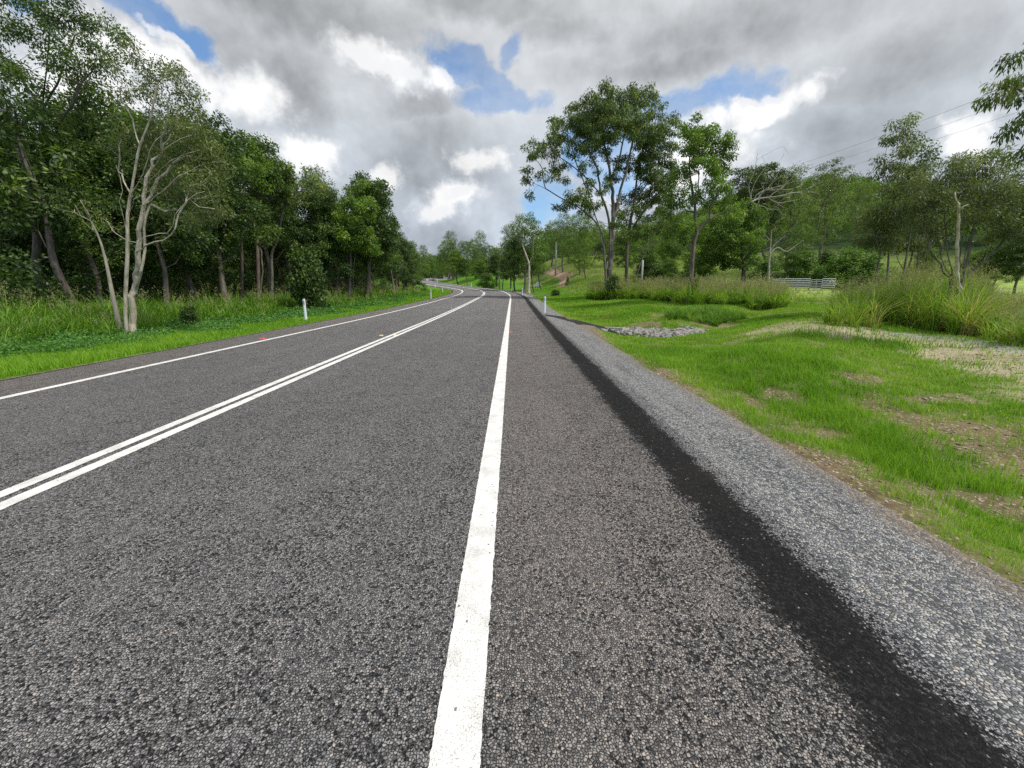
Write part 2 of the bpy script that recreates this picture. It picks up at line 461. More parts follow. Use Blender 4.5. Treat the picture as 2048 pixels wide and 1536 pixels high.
def mat_paint():
    m, N, out = new_mat("road paint")
    co = N.n('ShaderNodeTexCoord').outputs['Object']
    v = N.vor(co, 92, 'F1'); e = N.vor(co, 92, 'DISTANCE_TO_EDGE')
    sc = N.n('ShaderNodeSeparateColor'); N.put(sc.inputs[0], v.outputs['Color'])
    n = N.noise(co, 6, 5, .6).outputs[0]
    n9 = N.noise(co, 130, 2, .5).outputs[0]
    miss = N.m('MULTIPLY', N.sstep(e.outputs[0], .10, .04), N.sstep(N.m('ADD', n9, N.m('MULTIPLY', n, .3)), .66, .76))
    chipd = N.m('GREATER_THAN', sc.outputs[2], .994)
    col = N.mix(N.sstep(n, .3, .75), (.74, .73, .69), (.54, .53, .50))
    col = N.mix(N.m('MULTIPLY', miss, .8), col, (.13, .12, .11))
    col = N.mix(chipd, col, (.18, .17, .16))
    principled(N, out, col, .65, N.sstep(e.outputs[0], .0, .25), .35, .004, .25)
    return m
def mat_gravel():
    m, N, out = new_mat("shoulder gravel")
    co = N.n('ShaderNodeTexCoord').outputs['Object']
    v = N.vor(co, 62, 'F1'); e = N.vor(co, 62, 'DISTANCE_TO_EDGE')
    sc = N.n('ShaderNodeSeparateColor'); N.put(sc.inputs[0], v.outputs['Color'])
    d = N.attr('d').outputs['Fac']; kb = N.attr('kerb').outputs['Fac']
    med = N.noise(co, 2.6, 6, .62).outputs[0]; fine = N.noise(co, 30, 3, .6).outputs[0]
    mp = N.n('ShaderNodeMapping'); N.put(mp.inputs[0], co); mp.inputs['Scale'].default_value = (3.2, .35, 1)
    streak = N.noise(mp.outputs[0], 1.2, 5, .6).outputs[0]
    stone = N.sstep(e.outputs[0], .02, .12)
    g = N.ramp(sc.outputs[1], [(0, (.075, .077, .082)), (.25, (.15, .152, .157)), (.6, (.255, .253, .25)), (.88, (.42, .415, .40)), (1, (.42, .36, .28))])
    lost = N.m('GREATER_THAN', N.m('ADD', N.m('MULTIPLY', N.m('SUBTRACT', streak, .5), 1.6), N.m('MULTIPLY', sc.outputs[0], .8)), .74)
    stone = N.m('MULTIPLY', stone, N.m('SUBTRACT', 1.0, N.m('MULTIPLY', lost, .85)))
    col = N.mix(stone, (.03, .032, .036), g)
    dd = N.m('ADD', d, N.m('MULTIPLY', N.m('SUBTRACT', med, .5), .6))
    soil = N.ramp(N.m('ADD', N.m('MULTIPLY', fine, .6), N.m('MULTIPLY', sc.outputs[0], .4)), [(.2, (.07, .05, .035)), (.5, (.17, .125, .082)), (.75, (.30, .23, .155)), (1, (.5, .42, .3))])
    col = N.mix(N.m('MULTIPLY', N.sstep(dd, 6.0, 6.4), N.sstep(fine, .35, .6)), col, soil)
    dk = N.m('MAXIMUM', N.sstep(N.m('ADD', kb, N.m('MULTIPLY', N.m('SUBTRACT', med, .5), .6)), .42, .58), N.sstep(N.m('ADD', d, N.m('MULTIPLY', N.m('SUBTRACT', med, .5), .35)), 5.06, 5.0))
    col = N.mix(dk, col, N.ramp(sc.outputs[1], [(0, (.007, .007, .008)), (.7, (.02, .019, .018)), (1, (.06, .052, .045))]))
    principled(N, out, col, .8, N.m('MULTIPLY', N.sstep(e.outputs[0], 0, .3), stone), .8, .008, .3)
    return m
def mat_ground():
    m, N, out = new_mat("ground")
    co = N.n('ShaderNodeTexCoord').outputs['Object']
    base = N.attr('Base').outputs['Color']
    n1 = N.noise(co, 9, 8, .68).outputs[0]; n2 = N.noise(co, .8, 6, .6).outputs[0]
    v = N.vor(co, 45, 'F1'); sc = N.n('ShaderNodeSeparateColor'); N.put(sc.inputs[0], v.outputs['Color'])
    f = N.m('ADD', N.m('MULTIPLY', n1, .9), N.m('MULTIPLY', n2, .5))
    mul = N.mix(N.sstep(f, .4, .95), (.55, .52, .5), (1.35, 1.33, 1.3))
    col = N.mix(1.0, base, mul, 'MULTIPLY')
    br = N.attr('bare').outputs['Fac']
    peb = N.m('MULTIPLY', N.m('GREATER_THAN', sc.outputs[0], .86), br)
    col = N.mix(N.m('MULTIPLY', peb, .7), col, N.ramp(sc.outputs[1], [(0, (.12, .11, .10)), (.6, (.35, .31, .25)), (1, (.6, .55, .46))]))
    principled(N, out, col, .95, N.m('ADD', n1, N.m('MULTIPLY', sc.outputs[2], .15)), .9, .05, .1)
    return m
def mat_leaf(name, ramp, trans=.35, tcol=(1.25, 1.45, .6), rough=.5, spec=.35, hue=.15):
    m, N, out = new_mat(name)
    t = N.attr('tint').outputs['Fac']
    oi = N.n('ShaderNodeObjectInfo').outputs['Random']
    c = N.ramp(t, ramp)
    c = N.mix(1.0, c, N.mix(oi, (1 - hue, 1 - hue, 1 - hue * .5), (1 + hue, 1 + hue * .8, 1 - hue * .3)), 'MULTIPLY')
    p = N.n('ShaderNodeBsdfPrincipled'); N.put(p.inputs['Base Color'], c)
    p.inputs['Roughness'].default_value = rough; p.inputs['Specular IOR Level'].default_value = spec
    tr = N.n('ShaderNodeBsdfTranslucent'); N.put(tr.inputs[0], N.mix(1.0, c, tcol, 'MULTIPLY'))
    mx = N.n('ShaderNodeMixShader'); mx.inputs[0].default_value = trans
    N.put(mx.inputs[1], p.outputs[0]); N.put(mx.inputs[2], tr.outputs[0]); N.put(out.inputs[0], mx.outputs[0])
    return m
def mat_bark(name, c1, c2, c3, sc=(9, 9, 1.6), bs=.8):
    m, N, out = new_mat(name)
    co = N.n('ShaderNodeTexCoord').outputs['Object']
    mp = N.n('ShaderNodeMapping'); N.put(mp.inputs[0], co); mp.inputs['Scale'].default_value = sc
    n = N.noise(mp.outputs[0], 1.4, 7, .65, .6).outputs[0]
    n2 = N.noise(co, 1.3, 4, .6).outputs[0]
    c = N.ramp(n, [(.25, c1), (.5, c2), (.72, c3)])
    c = N.mix(N.sstep(n2, .5, .75), c, N.mix(1.0, c, (.55, .52, .5), 'MULTIPLY'))
    principled(N, out, c, .85, n, bs, .05, .2)
    return m
M = {
    'road': mat_road(), 'paint': mat_paint(), 'gravel': mat_gravel(), 'ground': mat_ground(),
    'bark_dark': mat_bark('dark furrowed bark', (.045, .036, .030), (.13, .105, .09), (.24, .20, .17)),
    'bark_pale': mat_bark('pale papery bark', (.15, .125, .09), (.42, .37, .28), (.64, .59, .48), (7, 7, 1.1)),
    'bark_grey': mat_bark('smooth grey bark', (.05, .044, .036), (.135, .12, .098), (.26, .24, .20), (4, 4, 1.2)),
    'bark_brown': mat_bark('brown bark', (.055, .042, .033), (.135, .108, .086), (.24, .20, .165)),
    'bark_cream': mat_bark('stripped cream wood', (.34, .27, .17), (.66, .58, .44), (.80, .74, .62), (6, 6, 3)),
    'leaf_dark': mat_leaf('dark glossy leaves', [(0, (.018, .040, .009)), (.45, (.055, .102, .018)), (.8, (.135, .20, .032)), (1, (.27, .34, .065))], .32, spec=.4),
    'leaf_mid': mat_leaf('mid green leaves', [(0, (.032, .066, .012)), (.45, (.098, .175, .024)), (.8, (.21, .31, .045)), (1, (.36, .44, .09))], .36),
    'leaf_gum': mat_leaf('eucalypt leaves', [(0, (.032, .056, .013)), (.4, (.088, .135, .026)), (.8, (.185, .235, .050)), (1, (.33, .31, .09))], .33),
    'leaf_olive': mat_leaf('olive leaves', [(0, (.038, .056, .020)), (.5, (.115, .150, .048)), (.85, (.22, .26, .085)), (1, (.33, .35, .14))], .32),
    'leaf_lime': mat_leaf('fresh leaves', [(0, (0.039, 0.083, 0.018)), (.5, (0.099, 0.187, 0.033)), (1, (0.220, 0.330, 0.066))], .35),
    'grass': mat_leaf('short grass', [(0, (.05, .15, .012)), (.35, (.155, .32, .018)), (.75, (.24, .41, .035)), (.9, (.36, .46, .08)), (1, (.50, .46, .22))], .40, (1.2, 1.25, .5), .55, .2, .0),
    'tall': mat_leaf('tall grass', [(0, (.030, .10, .010)), (.45, (.11, .24, .020)), (.8, (.26, .40, .045)), (.93, (.42, .46, .11)), (1, (.50, .40, .19))], .36, (1.2, 1.25, .6), .5, .3, .0),
    'seed': mat_leaf('grass seed heads', [(0, (.22, .22, .09)), (1, (.42, .40, .20))], .35, (1.1, 1.1, .8), .8, .1, .0),
    'creeper': mat_leaf('creeping plant', [(0, (.045, .12, .028)), (.5, (.10, .23, .045)), (1, (.18, .34, .07))], .3, (1.1, 1.3, .6), .6, .25, .0),
    'white': simple_mat('white plastic', (.80, .81, .83), .45, .05, 20),
    'tyre': simple_mat('white painted rubber', (.82, .82, .80), .6, .08, 14),
    'red_ref': simple_mat('red reflector', (.30, .012, .02), .25, .1, 40, .6),
    'grey_ref': simple_mat('grey reflector', (.18, .20, .26), .25, .1, 40, .6),
    'concrete': simple_mat('concrete', (.42, .39, .34), .85, .25, 9),
    'pole': simple_mat('weathered pole timber', (.23, .20, .17), .85, .3, 3),
    'poleg': simple_mat('grey pole timber', (.33, .34, .33), .8, .25, 3),
    'metal': simple_mat('galvanised steel', (.36, .37, .38), .5, .15, 10, .5, .3),
    'wire': simple_mat('dark wire', (.10, .10, .11), .5, .1, 3),
    'pebble': simple_mat('pale pebbles', (.30, .24, .17), .9, .45, 30),
    'rock': simple_mat('broken grey rock', (.25, .235, .215), .9, .45, 3.5),
    'redpaint': simple_mat('faded red spray paint', (.62, .12, .09), .8, .25, 60),
    'yellow': simple_mat('yellow reflector', (.75, .52, .22), .5, .2, 40),
    'rust': simple_mat('rusty steel', (.22, .09, .05), .9, .3, 20),
    'deadwood': mat_bark('bleached dead wood', (.16, .14, .12), (.33, .29, .25), (.47, .43, .38), (4, 4, 1.4)),
}
# ------------------------------------------------------------------ ground zones (shared by ground colour and grass)
def W2(px, py):
    p = at(px, py); return (p[0], p[1])
BARE = [(*W2(2020, 925), .9, .6), (*W2(1850, 800), .55, .3), (*W2(1820, 850), .5, .25), (*W2(1560, 795), .5, .35), (*W2(1990, 1010), .5, .3),
        (*W2(1690, 930), .5, .35), (*W2(1290, 650), 1.6, 1.2), (*W2(1330, 632), 1.6, 1.1), (*W2(1440, 650), 1.5, .8), (*W2(1540, 630), 1.8, 1.0), (*W2(1960, 860), .6, .3), (*W2(1640, 870), .6, .25)]
STRIP = [W2(1600, 652), W2(1740, 668), W2(1880, 688), W2(2048, 725), W2(2300, 800)]
STRIP_GREY = [W2(1800, 667), W2(1920, 676), W2(2040, 702)]
TRACK = [W2(1095, 541), W2(1112, 547), W2(1126, 551), W2(1131, 557), W2(1128, 566), W2(1122, 574)]
TRACK2 = [W2(1126, 551), W2(1141, 550)]
LTRACK = [W2(741, 590), W2(770, 577)]
def zones(x, y, d):
    """grass cover 0..1 and other masks"""
    bare = np.zeros_like(x)
    for bx, by, ra, rb in BARE:
        q = np.hypot((x - bx) / ra, (y - by) / rb) + (fbm(x * 3, y * 3, 3) - .5) * 1.4
        bare = np.maximum(bare, 1 - sm(q, .5, 1.2))
    strip = 1 - sm(poly_dist(x, y, STRIP) + (fbm(x * 1.6, y * 1.6, 3) - .5) * 1.5, 1.0, 2.1)
    gstrip = 1 - sm(poly_dist(x, y, STRIP_GREY) + (fbm(x * 2, y * 2, 3) - .5) * .8, .2, .6)
    bare = np.maximum(bare, strip * .92)
    d = d + (.40 * sm(y, 24, 33) - .75 * np.exp(-((y - 17.9) / 2.4) ** 2)) * (d > 5.3)
    n = fbm(x * 1.1 + 3, y * 1.1, 4)
    nearr = (1 - sm(y, 4, 13)) * (d > 0)
    bare = np.maximum(bare, sm(n, .64 - .07 * nearr, .80 - .07 * nearr) * (d > 0) * (y < 30) * .9)
    edge = np.where(d > 0, sm(d + (fbm(x * 1.7, y * 1.7, 3) - .5) * .8, 6.1, 6.9), sm(-d + (fbm(x * 2, y * 2, 3) - .5) * .25, 5.0, 5.22))
    return bare, edge, gstrip
def is_tall(x, y, d):
    """masks of tall rank grass on either side"""
    l = (d < 0) * sm(-d + (fbm(x * .6, y * .6, 3) - .5) * 2.6, 9.3, 9.9) * (1 - sm(-d, 15, 22))
    return l

def build_ground():
    th = np.concatenate([np.radians(np.arange(-58, 58, .22)), np.radians(np.arange(58, 302, 1.6))])
    r = np.concatenate([[0.02], np.geomspace(.5, 3000, 400)])
    TT, RR = np.meshgrid(th, r)
    x = (RR * np.sin(TT)).ravel(); y = (RR * np.cos(TT)).ravel()
    h, d, s = H(x, y, True)
    bare, edge, gs = zones(x, y, d)
    n1 = fbm(x * .35, y * .35, 4)[:, None]; n2 = fbm(x * 1.9, y * 1.9, 3)[:, None]
    soil = np.array([.17, .128, .078]) * (.7 + .6 * n2)
    dry = np.array([.35, .30, .205]) * (.8 + .4 * n2)
    green = np.array([.085, .20, .018]) * (.75 + .5 * n1)
    rank = np.array([.13, .165, .045]) * (.7 + .6 * n1)
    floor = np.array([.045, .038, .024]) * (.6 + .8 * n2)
    padd = np.array([.22, .30, .07]) * (.8 + .4 * n1)
    c = green.copy()
    dist = np.hypot(x, y)[:, None]
    rk = (sm(np.abs(d), 14, 24) * 1.0)[:, None]
    c = c * (1 - rk) + rank * rk
    pd = (sm(x, 24, 30) * sm(y, 19, 25) * (1 - sm(y, 70, 90)))[:, None]
    c = c * (1 - pd) + padd * pd
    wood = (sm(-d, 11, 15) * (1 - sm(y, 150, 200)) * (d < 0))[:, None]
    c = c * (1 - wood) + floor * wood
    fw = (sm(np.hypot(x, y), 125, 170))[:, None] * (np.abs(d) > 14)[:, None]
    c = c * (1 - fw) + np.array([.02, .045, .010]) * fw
    bb = (1 - (1 - bare) * np.clip(edge + .0, 0, 1))[:, None]
    e = (1 - edge)[:, None]
    near = 1 - sm(dist, 28, 50)
    stripm = (1 - sm(poly_dist(x, y, STRIP), 1.2, 2.6))[:, None]
    so = soil * (1 - stripm) + dry * stripm
    farr = np.clip(bb * np.where(np.abs(d)[:, None] < 30, 1, 0), 0, 1)
    underg = .45 * near * (d > 0)[:, None]
    c = c * (1 - underg) + soil * underg
    c = c * (1 - farr) + so * farr
    c = c * (1 - gs[:, None] * .8) + np.array([.27, .28, .27]) * gs[:, None] * .8
    sd = poly_dist(x, y, SWALE[2:])
    swm = ((1 - sm(sd + (n2[:, 0] - .5) * 1.0, .4, 1.3)) * .75)[:, None]
    c = c * (1 - swm) + np.array([.24, .20, .12]) * swm
    for tr, w in ((TRACK, 1.15), (TRACK2, .9)):
        tm = (1 - sm(poly_dist(x, y, tr), w * .6, w))[:, None]
        c = c * (1 - tm) + np.array([.34, .24, .175]) * tm
    lt = (1 - sm(poly_dist(x, y, LTRACK), .5, 1.6))[:, None] * .7
    c = c * (1 - lt) + np.array([.30, .20, .12]) * lt
    nt, nr = len(th), len(r)
    I = np.arange(nr - 1)[:, None] * nt; J = np.arange(nt)[None, :]; J2 = (J + 1) % nt
    q = np.stack([I + J, I + J2, I + nt + J2, I + nt + J], -1).reshape(-1, 4)[:, ::-1]
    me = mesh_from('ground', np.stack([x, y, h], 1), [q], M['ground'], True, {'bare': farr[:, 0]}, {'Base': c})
    o = link('ground', me); tag(o, 'grassy roadside ground with bare soil patches', kind='structure'); 
    return o
build_ground()

# ------------------------------------------------------------------ road
def frame_at(s_idx=None):
    T = np.gradient(RC[:, :2], axis=0); T /= np.linalg.norm(T, axis=1)[:, None]
    return T
_T = frame_at()
_N = np.stack([_T[:, 1], -_T[:, 0]], 1)     # to the right
_S = np.r_[0, np.cumsum(np.linalg.norm(np.diff(RC[:, :2], axis=0), axis=1))]
S0 = float(np.interp(0, RC[:, 1], _S))      # arc length at the camera
def on_road(s, d, dz=0):
    s = np.asarray(s, float) + S0; d = np.asarray(d, float)
    p = [np.interp(s, _S, RC[:, i]) for i in range(3)]
    n = [np.interp(s, _S, _N[:, i]) for i in range(2)]
    return np.stack([p[0] + n[0] * d, p[1] + n[1] * d, p[2] + road_z(d) + dz], -1)
def ribbon(name, s, ds, mat, dz=0, extra=None, zadd=None):
    S, D = np.meshgrid(s, ds, indexing='ij')
    V = on_road(S.ravel(), D.ravel(), dz)
    if zadd is not None: V[:, 2] += zadd(D.ravel())
    n, k = S.shape
    I = np.arange(n - 1)[:, None] * k + np.arange(k - 1)[None, :]
    q = np.stack([I, I + 1, I + k + 1, I + k], -1).reshape(-1, 4)
    at_ = {'d': D.ravel()}
    if extra is not None: at_['kerb'] = extra(V)
    me = mesh_from(name, V, [q], mat, True, at_)
    return link(name, me)
ss = np.concatenate([np.arange(-60, 0, 2.0), np.arange(0, 30, .25), np.arange(30, 235, 1.0)])
o = ribbon('road', ss, [-5.05, -4.9, -4.75, -4.2, -3.3, -1.65, 0, 1.65, 3.3, 4.0, 4.6, 4.75, 4.95, 5.2, 5.3], M['road'])
tag(o, 'two lane sprayed seal road curving away between trees', kind='structure')
KERB = [W2(1092, 633), W2(1125, 638), W2(1165, 646), W2(1212, 658), W2(1240, 666)]
def kerbm(V):
    return 1 - sm(poly_dist(V[:, 0], V[:, 1], KERB), .30, .80)
gd = np.r_[np.arange(5.14, 8.3, .09)]
sg = np.concatenate([np.arange(-60, 0, 2.0), np.arange(0, 30, .12), np.arange(30, 235, 1.0)])
o = ribbon('gravel_shoulder', sg, gd, M['gravel'], 0, kerbm, lambda D: np.where(D < 5.25, -.012, .006) - .02 * (D > 6.4))
tag(o, 'loose grey gravel shoulder beside the seal', kind='structure')
def lay_shoulder(me):
    n = len(me.vertices); co = np.empty(n * 3, np.float32); me.vertices.foreach_get('co', co); co = co.reshape(-1, 3)
    D, z, s = road_near(co[:, 0], co[:, 1]); m = D > 6.36
    up = np.where((np.exp(-((co[m, 1] - 18.2) / 3.0) ** 2) > .35) & ((D[m] < 6.9) | (poly_dist(co[m, 0], co[m, 1], KERB) < .75)), .014, -.05)
    co[m, 2] = H(co[m, 0], co[m, 1]) + up
    me.vertices.foreach_set('co', co.ravel()); me.update()
lay_shoulder(o.data)
# far left verge gravel by the second bend
def line(name, s0, s1, d0, w, step=.02, jag=.0016, mat='paint', dz=.004):
    s = [s0]
    while s[-1] < s1:
        r = max(1.0, abs(s[-1])); s.append(s[-1] + max(step, .012 * r * .4))
    s = np.array(s); n = len(s); r_ = np.random.default_rng(int(abs(d0 * 100)) + n)
    j = jag * np.clip(1, .3, 1)
    w = w * (1 + .9 * sm(s, 58, 80))
    L = d0 - w / 2 + r_.normal(0, j, n); Rr = d0 + w / 2 + r_.normal(0, j, n)
    dzs = dz + .014 * sm(s, 25, 70)
    V = np.concatenate([on_road(s, L), on_road(s, Rr)]); V[:, 2] += np.r_[dzs, dzs]
    i = np.arange(n - 1)
    q = np.stack([i, n + i, n + i + 1, i + 1], 1)
    o = link(name, mesh_from(name, V, [q], M[mat], True)); o['kind'] = 'structure'
    return o
tag(line('edge_line', -20, 220, 3.30, .160), 'long white edge line on the right of the seal')
tag(line('edge_line', -20, 220, -3.30, .150), 'white edge line along the far left of the seal')
tag(line('centre_line', -20, 66, .095, .115), 'right stripe of the double white centre line')
tag(line('centre_line', -20, 67, -.095, .115), 'left stripe of the double white centre line')
tag(line('centre_line', 70, 84, -.095, .13), 'single white centre dash beyond the bend')
tag(line('centre_line', 84.5, 200, .0, .12), 'single white centre line on the far bend')
# side road and driveway aprons beyond the second post
def patch(name, pts, mat, z=.03, lab=None):
    P = [at(*p) for p in pts]; P = np.array(P); P[:, 2] += z
    me = mesh_from(name, P, [np.arange(len(P))[None, :]], mat); o = link(name, me); tag(o, lab, kind='structure')
def side_road():
    a = np.array([at(1000, 577.5), at(1075, 577.0)])[:, :2]; L = 26
    p0 = on_road(63, 4.8)[:2]; dirn = np.array([1.0, .10]); dirn /= np.linalg.norm(dirn); nn = np.array([-dirn[1], dirn[0]])
    V = []; k = 16; m = 14
    for i in range(k):
        t = i / (k - 1) * L
        w = 2.4 + 3.0 * max(0, 1 - t / 6)
        for j in range(m):
            q = p0 + dirn * t + nn * ((j / (m - 1) - .5) * 2 * w)
            V.append((q[0], q[1], 0))
    V = np.array(V); V[:, 2] = H(V[:, 0], V[:, 1]) + .05
    I = np.arange(k - 1)[:, None] * m + np.arange(m - 1)[None, :]
    q = np.stack([I, I + m, I + m + 1, I + 1], -1).reshape(-1, 4)
    me = mesh_from('side_road', V, [q], M['road'], True, {'d': np.zeros(len(V))})
    tag(link('side_road', me), 'short sealed side road joining on the right', kind='structure')
side_road()

# ------------------------------------------------------------------ grass geometry
def blades(P, hgt, wid, lean, azi, tint, name, mat, seg=2, arch=1.0, extra=None):
    """P (n,3) bases; each blade a tapering strip bending over"""
    n = len(P)
    hgt = np.broadcast_to(hgt, n); wid = np.broadcast_to(wid, n); lean = np.broadcast_to(lean, n)
    dx, dy = np.cos(azi), np.sin(azi)
    face = azi + np.pi / 2 + rng.normal(0, .5, n)
    fx, fy = np.cos(face), np.sin(face)
    V = []; 
    for k in range(seg):
        t = k / seg
        ang = lean * (t ** arch)
        # integrate bend
        hx = hgt * (np.sin(lean) * t ** (1 + arch)); hz = hgt * t * np.cos(lean * t * .7)
        w = wid * (1 - .55 * t) * .5
        c = P + np.stack([dx * hx, dy * hx, hz], 1); o_ = np.stack([fx * w, fy * w, 0 * w], 1)
        V += [c - o_, c + o_]
    hx = hgt * np.sin(lean); hz = hgt * np.cos(lean * .7)
    V.append(P + np.stack([dx * hx, dy * hx, hz], 1))
    K = 2 * seg + 1
    V = np.stack(V, 1).reshape(-1, 3)
    b = np.arange(n)[:, None] * K
    quads = np.concatenate([b + np.array([[2 * k, 2 * k + 1, 2 * k + 3, 2 * k + 2]]) for k in range(seg - 1)]) if seg > 1 else None
    tris = b + np.array([[2 * seg - 2, 2 * seg - 1, 2 * seg]])
    me = mesh_from(name, V, ([quads] if quads is not None else []) + [tris], mat, False, {'tint': np.repeat(np.clip(tint, 0, 1), K)})
    return me
def polar_pts(n, r0, r1, a0, a1, p=.6):
    u = rng.random(n); e = 1 - p
    r = (r0 ** e + u * (r1 ** e - r0 ** e)) ** (1 / e)
    a = np.radians(a0 + (a1 - a0) * rng.random(n))
    return r * np.sin(a), r * np.cos(a), r
def short_grass():
    # right verge
    x, y, r = polar_pts(1560000, 1.6, 85, 2, 84, .62)
    h, d, s = H(x, y, True)
    bare, edge, gs = zones(x, y, d)
    tuft = fbm(x * 5, y * 5, 2)
    dens = edge * (1 - .93 * bare) * (.25 + .75 * sm(tuft, .30, .62))
    keep = (d > 5.95) & (rng.random(len(x)) < dens) & ~((poly_dist(x, y, [W2(1243, 662), W2(1290, 664), W2(1330, 670), W2(1388, 664)]) < .55)) & (d < 26)
    keep &= (poly_dist(x, y, TRACK) > 1.7) & (poly_dist(x, y, [W2(1092, 633), W2(1125, 638), W2(1165, 646), W2(1212, 658), W2(1240, 666)]) > .7 * rng.uniform(.7, 1.1, len(x)))
    x, y, h, r, d, tuft = [q[keep] for q in (x, y, h, r, d, tuft)]
    n = len(x); patchn = fbm(x * .45 + 11, y * .45, 3); p2 = fbm(x * 1.6, y * 1.6 + 5, 3)
    hg = (.05 + .085 * sm(patchn, .3, .7) + .03 * p2) * rng.uniform(.6, 1.35, n) * np.clip(.55 + (d - 6.0) * .35, .4, 1.15)
    wd = .0042 * np.clip(r / 5.0, 1, 9) * rng.uniform(.8, 1.3, n)
    tint = .34 + .5 * (1 - sm(patchn, .42, .66)) * p2 + rng.normal(0, .20, n) + .14 * (1 - sm(d, 6, 8.5))
    me = blades(np.stack([x, y, h - .005], 1), hg, wd, rng.uniform(.1, .8, n), rng.uniform(0, 6.28, n), tint, 'short_grass', M['grass'])
    tag(link('short_grass', me), 'short lime green grass on the right verge', 'grass', kind='stuff')
    # left verge
    x, y, r = polar_pts(700000, 6, 85, -72, -3, .55)
    h, d, s = H(x, y, True)
    bare, edge, gs = zones(x, y, d)
    keep = (d < -4.95) & (d > -14) & (rng.random(len(x)) < edge * (1 - .5 * sm(-d, 10, 14)))
    x, y, h, r, d = [q[keep] for q in (x, y, h, r, d)]
    n = len(x); patchn = fbm(x * .5, y * .5, 3)
    hg = (.07 + .10 * sm(patchn, .35, .7) + .05 * sm(-d, 6.5, 9)) * rng.uniform(.6, 1.3, n)
    wd = .0046 * np.clip(r / 5.0, 1, 9) * rng.uniform(.8, 1.3, n)
    tint = .30 + .35 * patchn * (1 - sm(-d, 7, 10)) + rng.normal(0, .16, n) - .10 * sm(-d, 7, 10)
    me = blades(np.stack([x, y, h - .005], 1), hg, wd, rng.uniform(.1, .8, n), rng.uniform(0, 6.28, n), tint, 'short_grass', M['grass'])
    tag(link('short_grass', me), 'short bright grass on the left verge', 'grass', kind='stuff')
short_grass()

def leaf_quads(C, L, W, dirv, tint, name, mat, nrm=None):
    """diamond leaves with a slight keel"""
    n = len(C)
    dirv = dirv / (np.linalg.norm(dirv, axis=1)[:, None] + 1e-9)
    r_ = rng.normal(size=(n, 3)) if nrm is None else nrm
    side = np.cross(dirv, r_); side /= np.linalg.norm(side, axis=1)[:, None] + 1e-9
    up = np.cross(side, dirv)
    L = np.broadcast_to(L, n)[:, None]; W = np.broadcast_to(W, n)[:, None]
    a = C; b = C + dirv * L * .45 + side * W * .5 + up * W * .12; c = C + dirv * L - up * W * .15; d = C + dirv * L * .45 - side * W * .5 + up * W * .12
    V = np.stack([a, b, c, d], 1).reshape(-1, 3)
    i = np.arange(n)[:, None] * 4
    return mesh_from(name, V, [i + np.array([[0, 1, 2, 3]])], mat, False, {'tint': np.repeat(np.clip(tint, 0, 1), 4)})

def creeping():
    x, y, r = polar_pts(420000, 9, 60, -62, -8, .5)
    h, d, s = H(x, y, True)
    f = fbm(x * .45 + 2, y * .45, 3)
    m = sm(f + .25 * sm(-d, 7.2, 9) - .10 * sm(y, 9, 30), .47, .62) * sm(-d, 5.6, 6.6) * (1 - sm(-d, 9.6, 10.4))
    k = rng.random(len(x)) < m
    x, y, h, r, d, f = [q[k] for q in (x, y, h, r, d, f)]
    n = len(x); hh = (.06 + .26 * sm(fbm(x * 2.2, y * 2.2, 3), .35, .7)) * sm(-d, 5.6, 7.5)
    z = h + hh * rng.uniform(.2, 1.0, n)
    dv = np.stack([rng.normal(size=n), rng.normal(size=n), rng.uniform(-.1, .9, n)], 1)
    sz = .05 * np.clip(r / 13, 1, 3) * rng.uniform(.7, 1.3, n)
    me = leaf_quads(np.stack([x, y, z], 1), sz, sz * .6, dv, .45 + rng.normal(0, .2, n), 'creeping_plants', M['creeper'])
    tag(link('creeping_plants', me), 'mat of small leaved creeping plants on the left verge', 'ground cover', kind='stuff')
creeping()

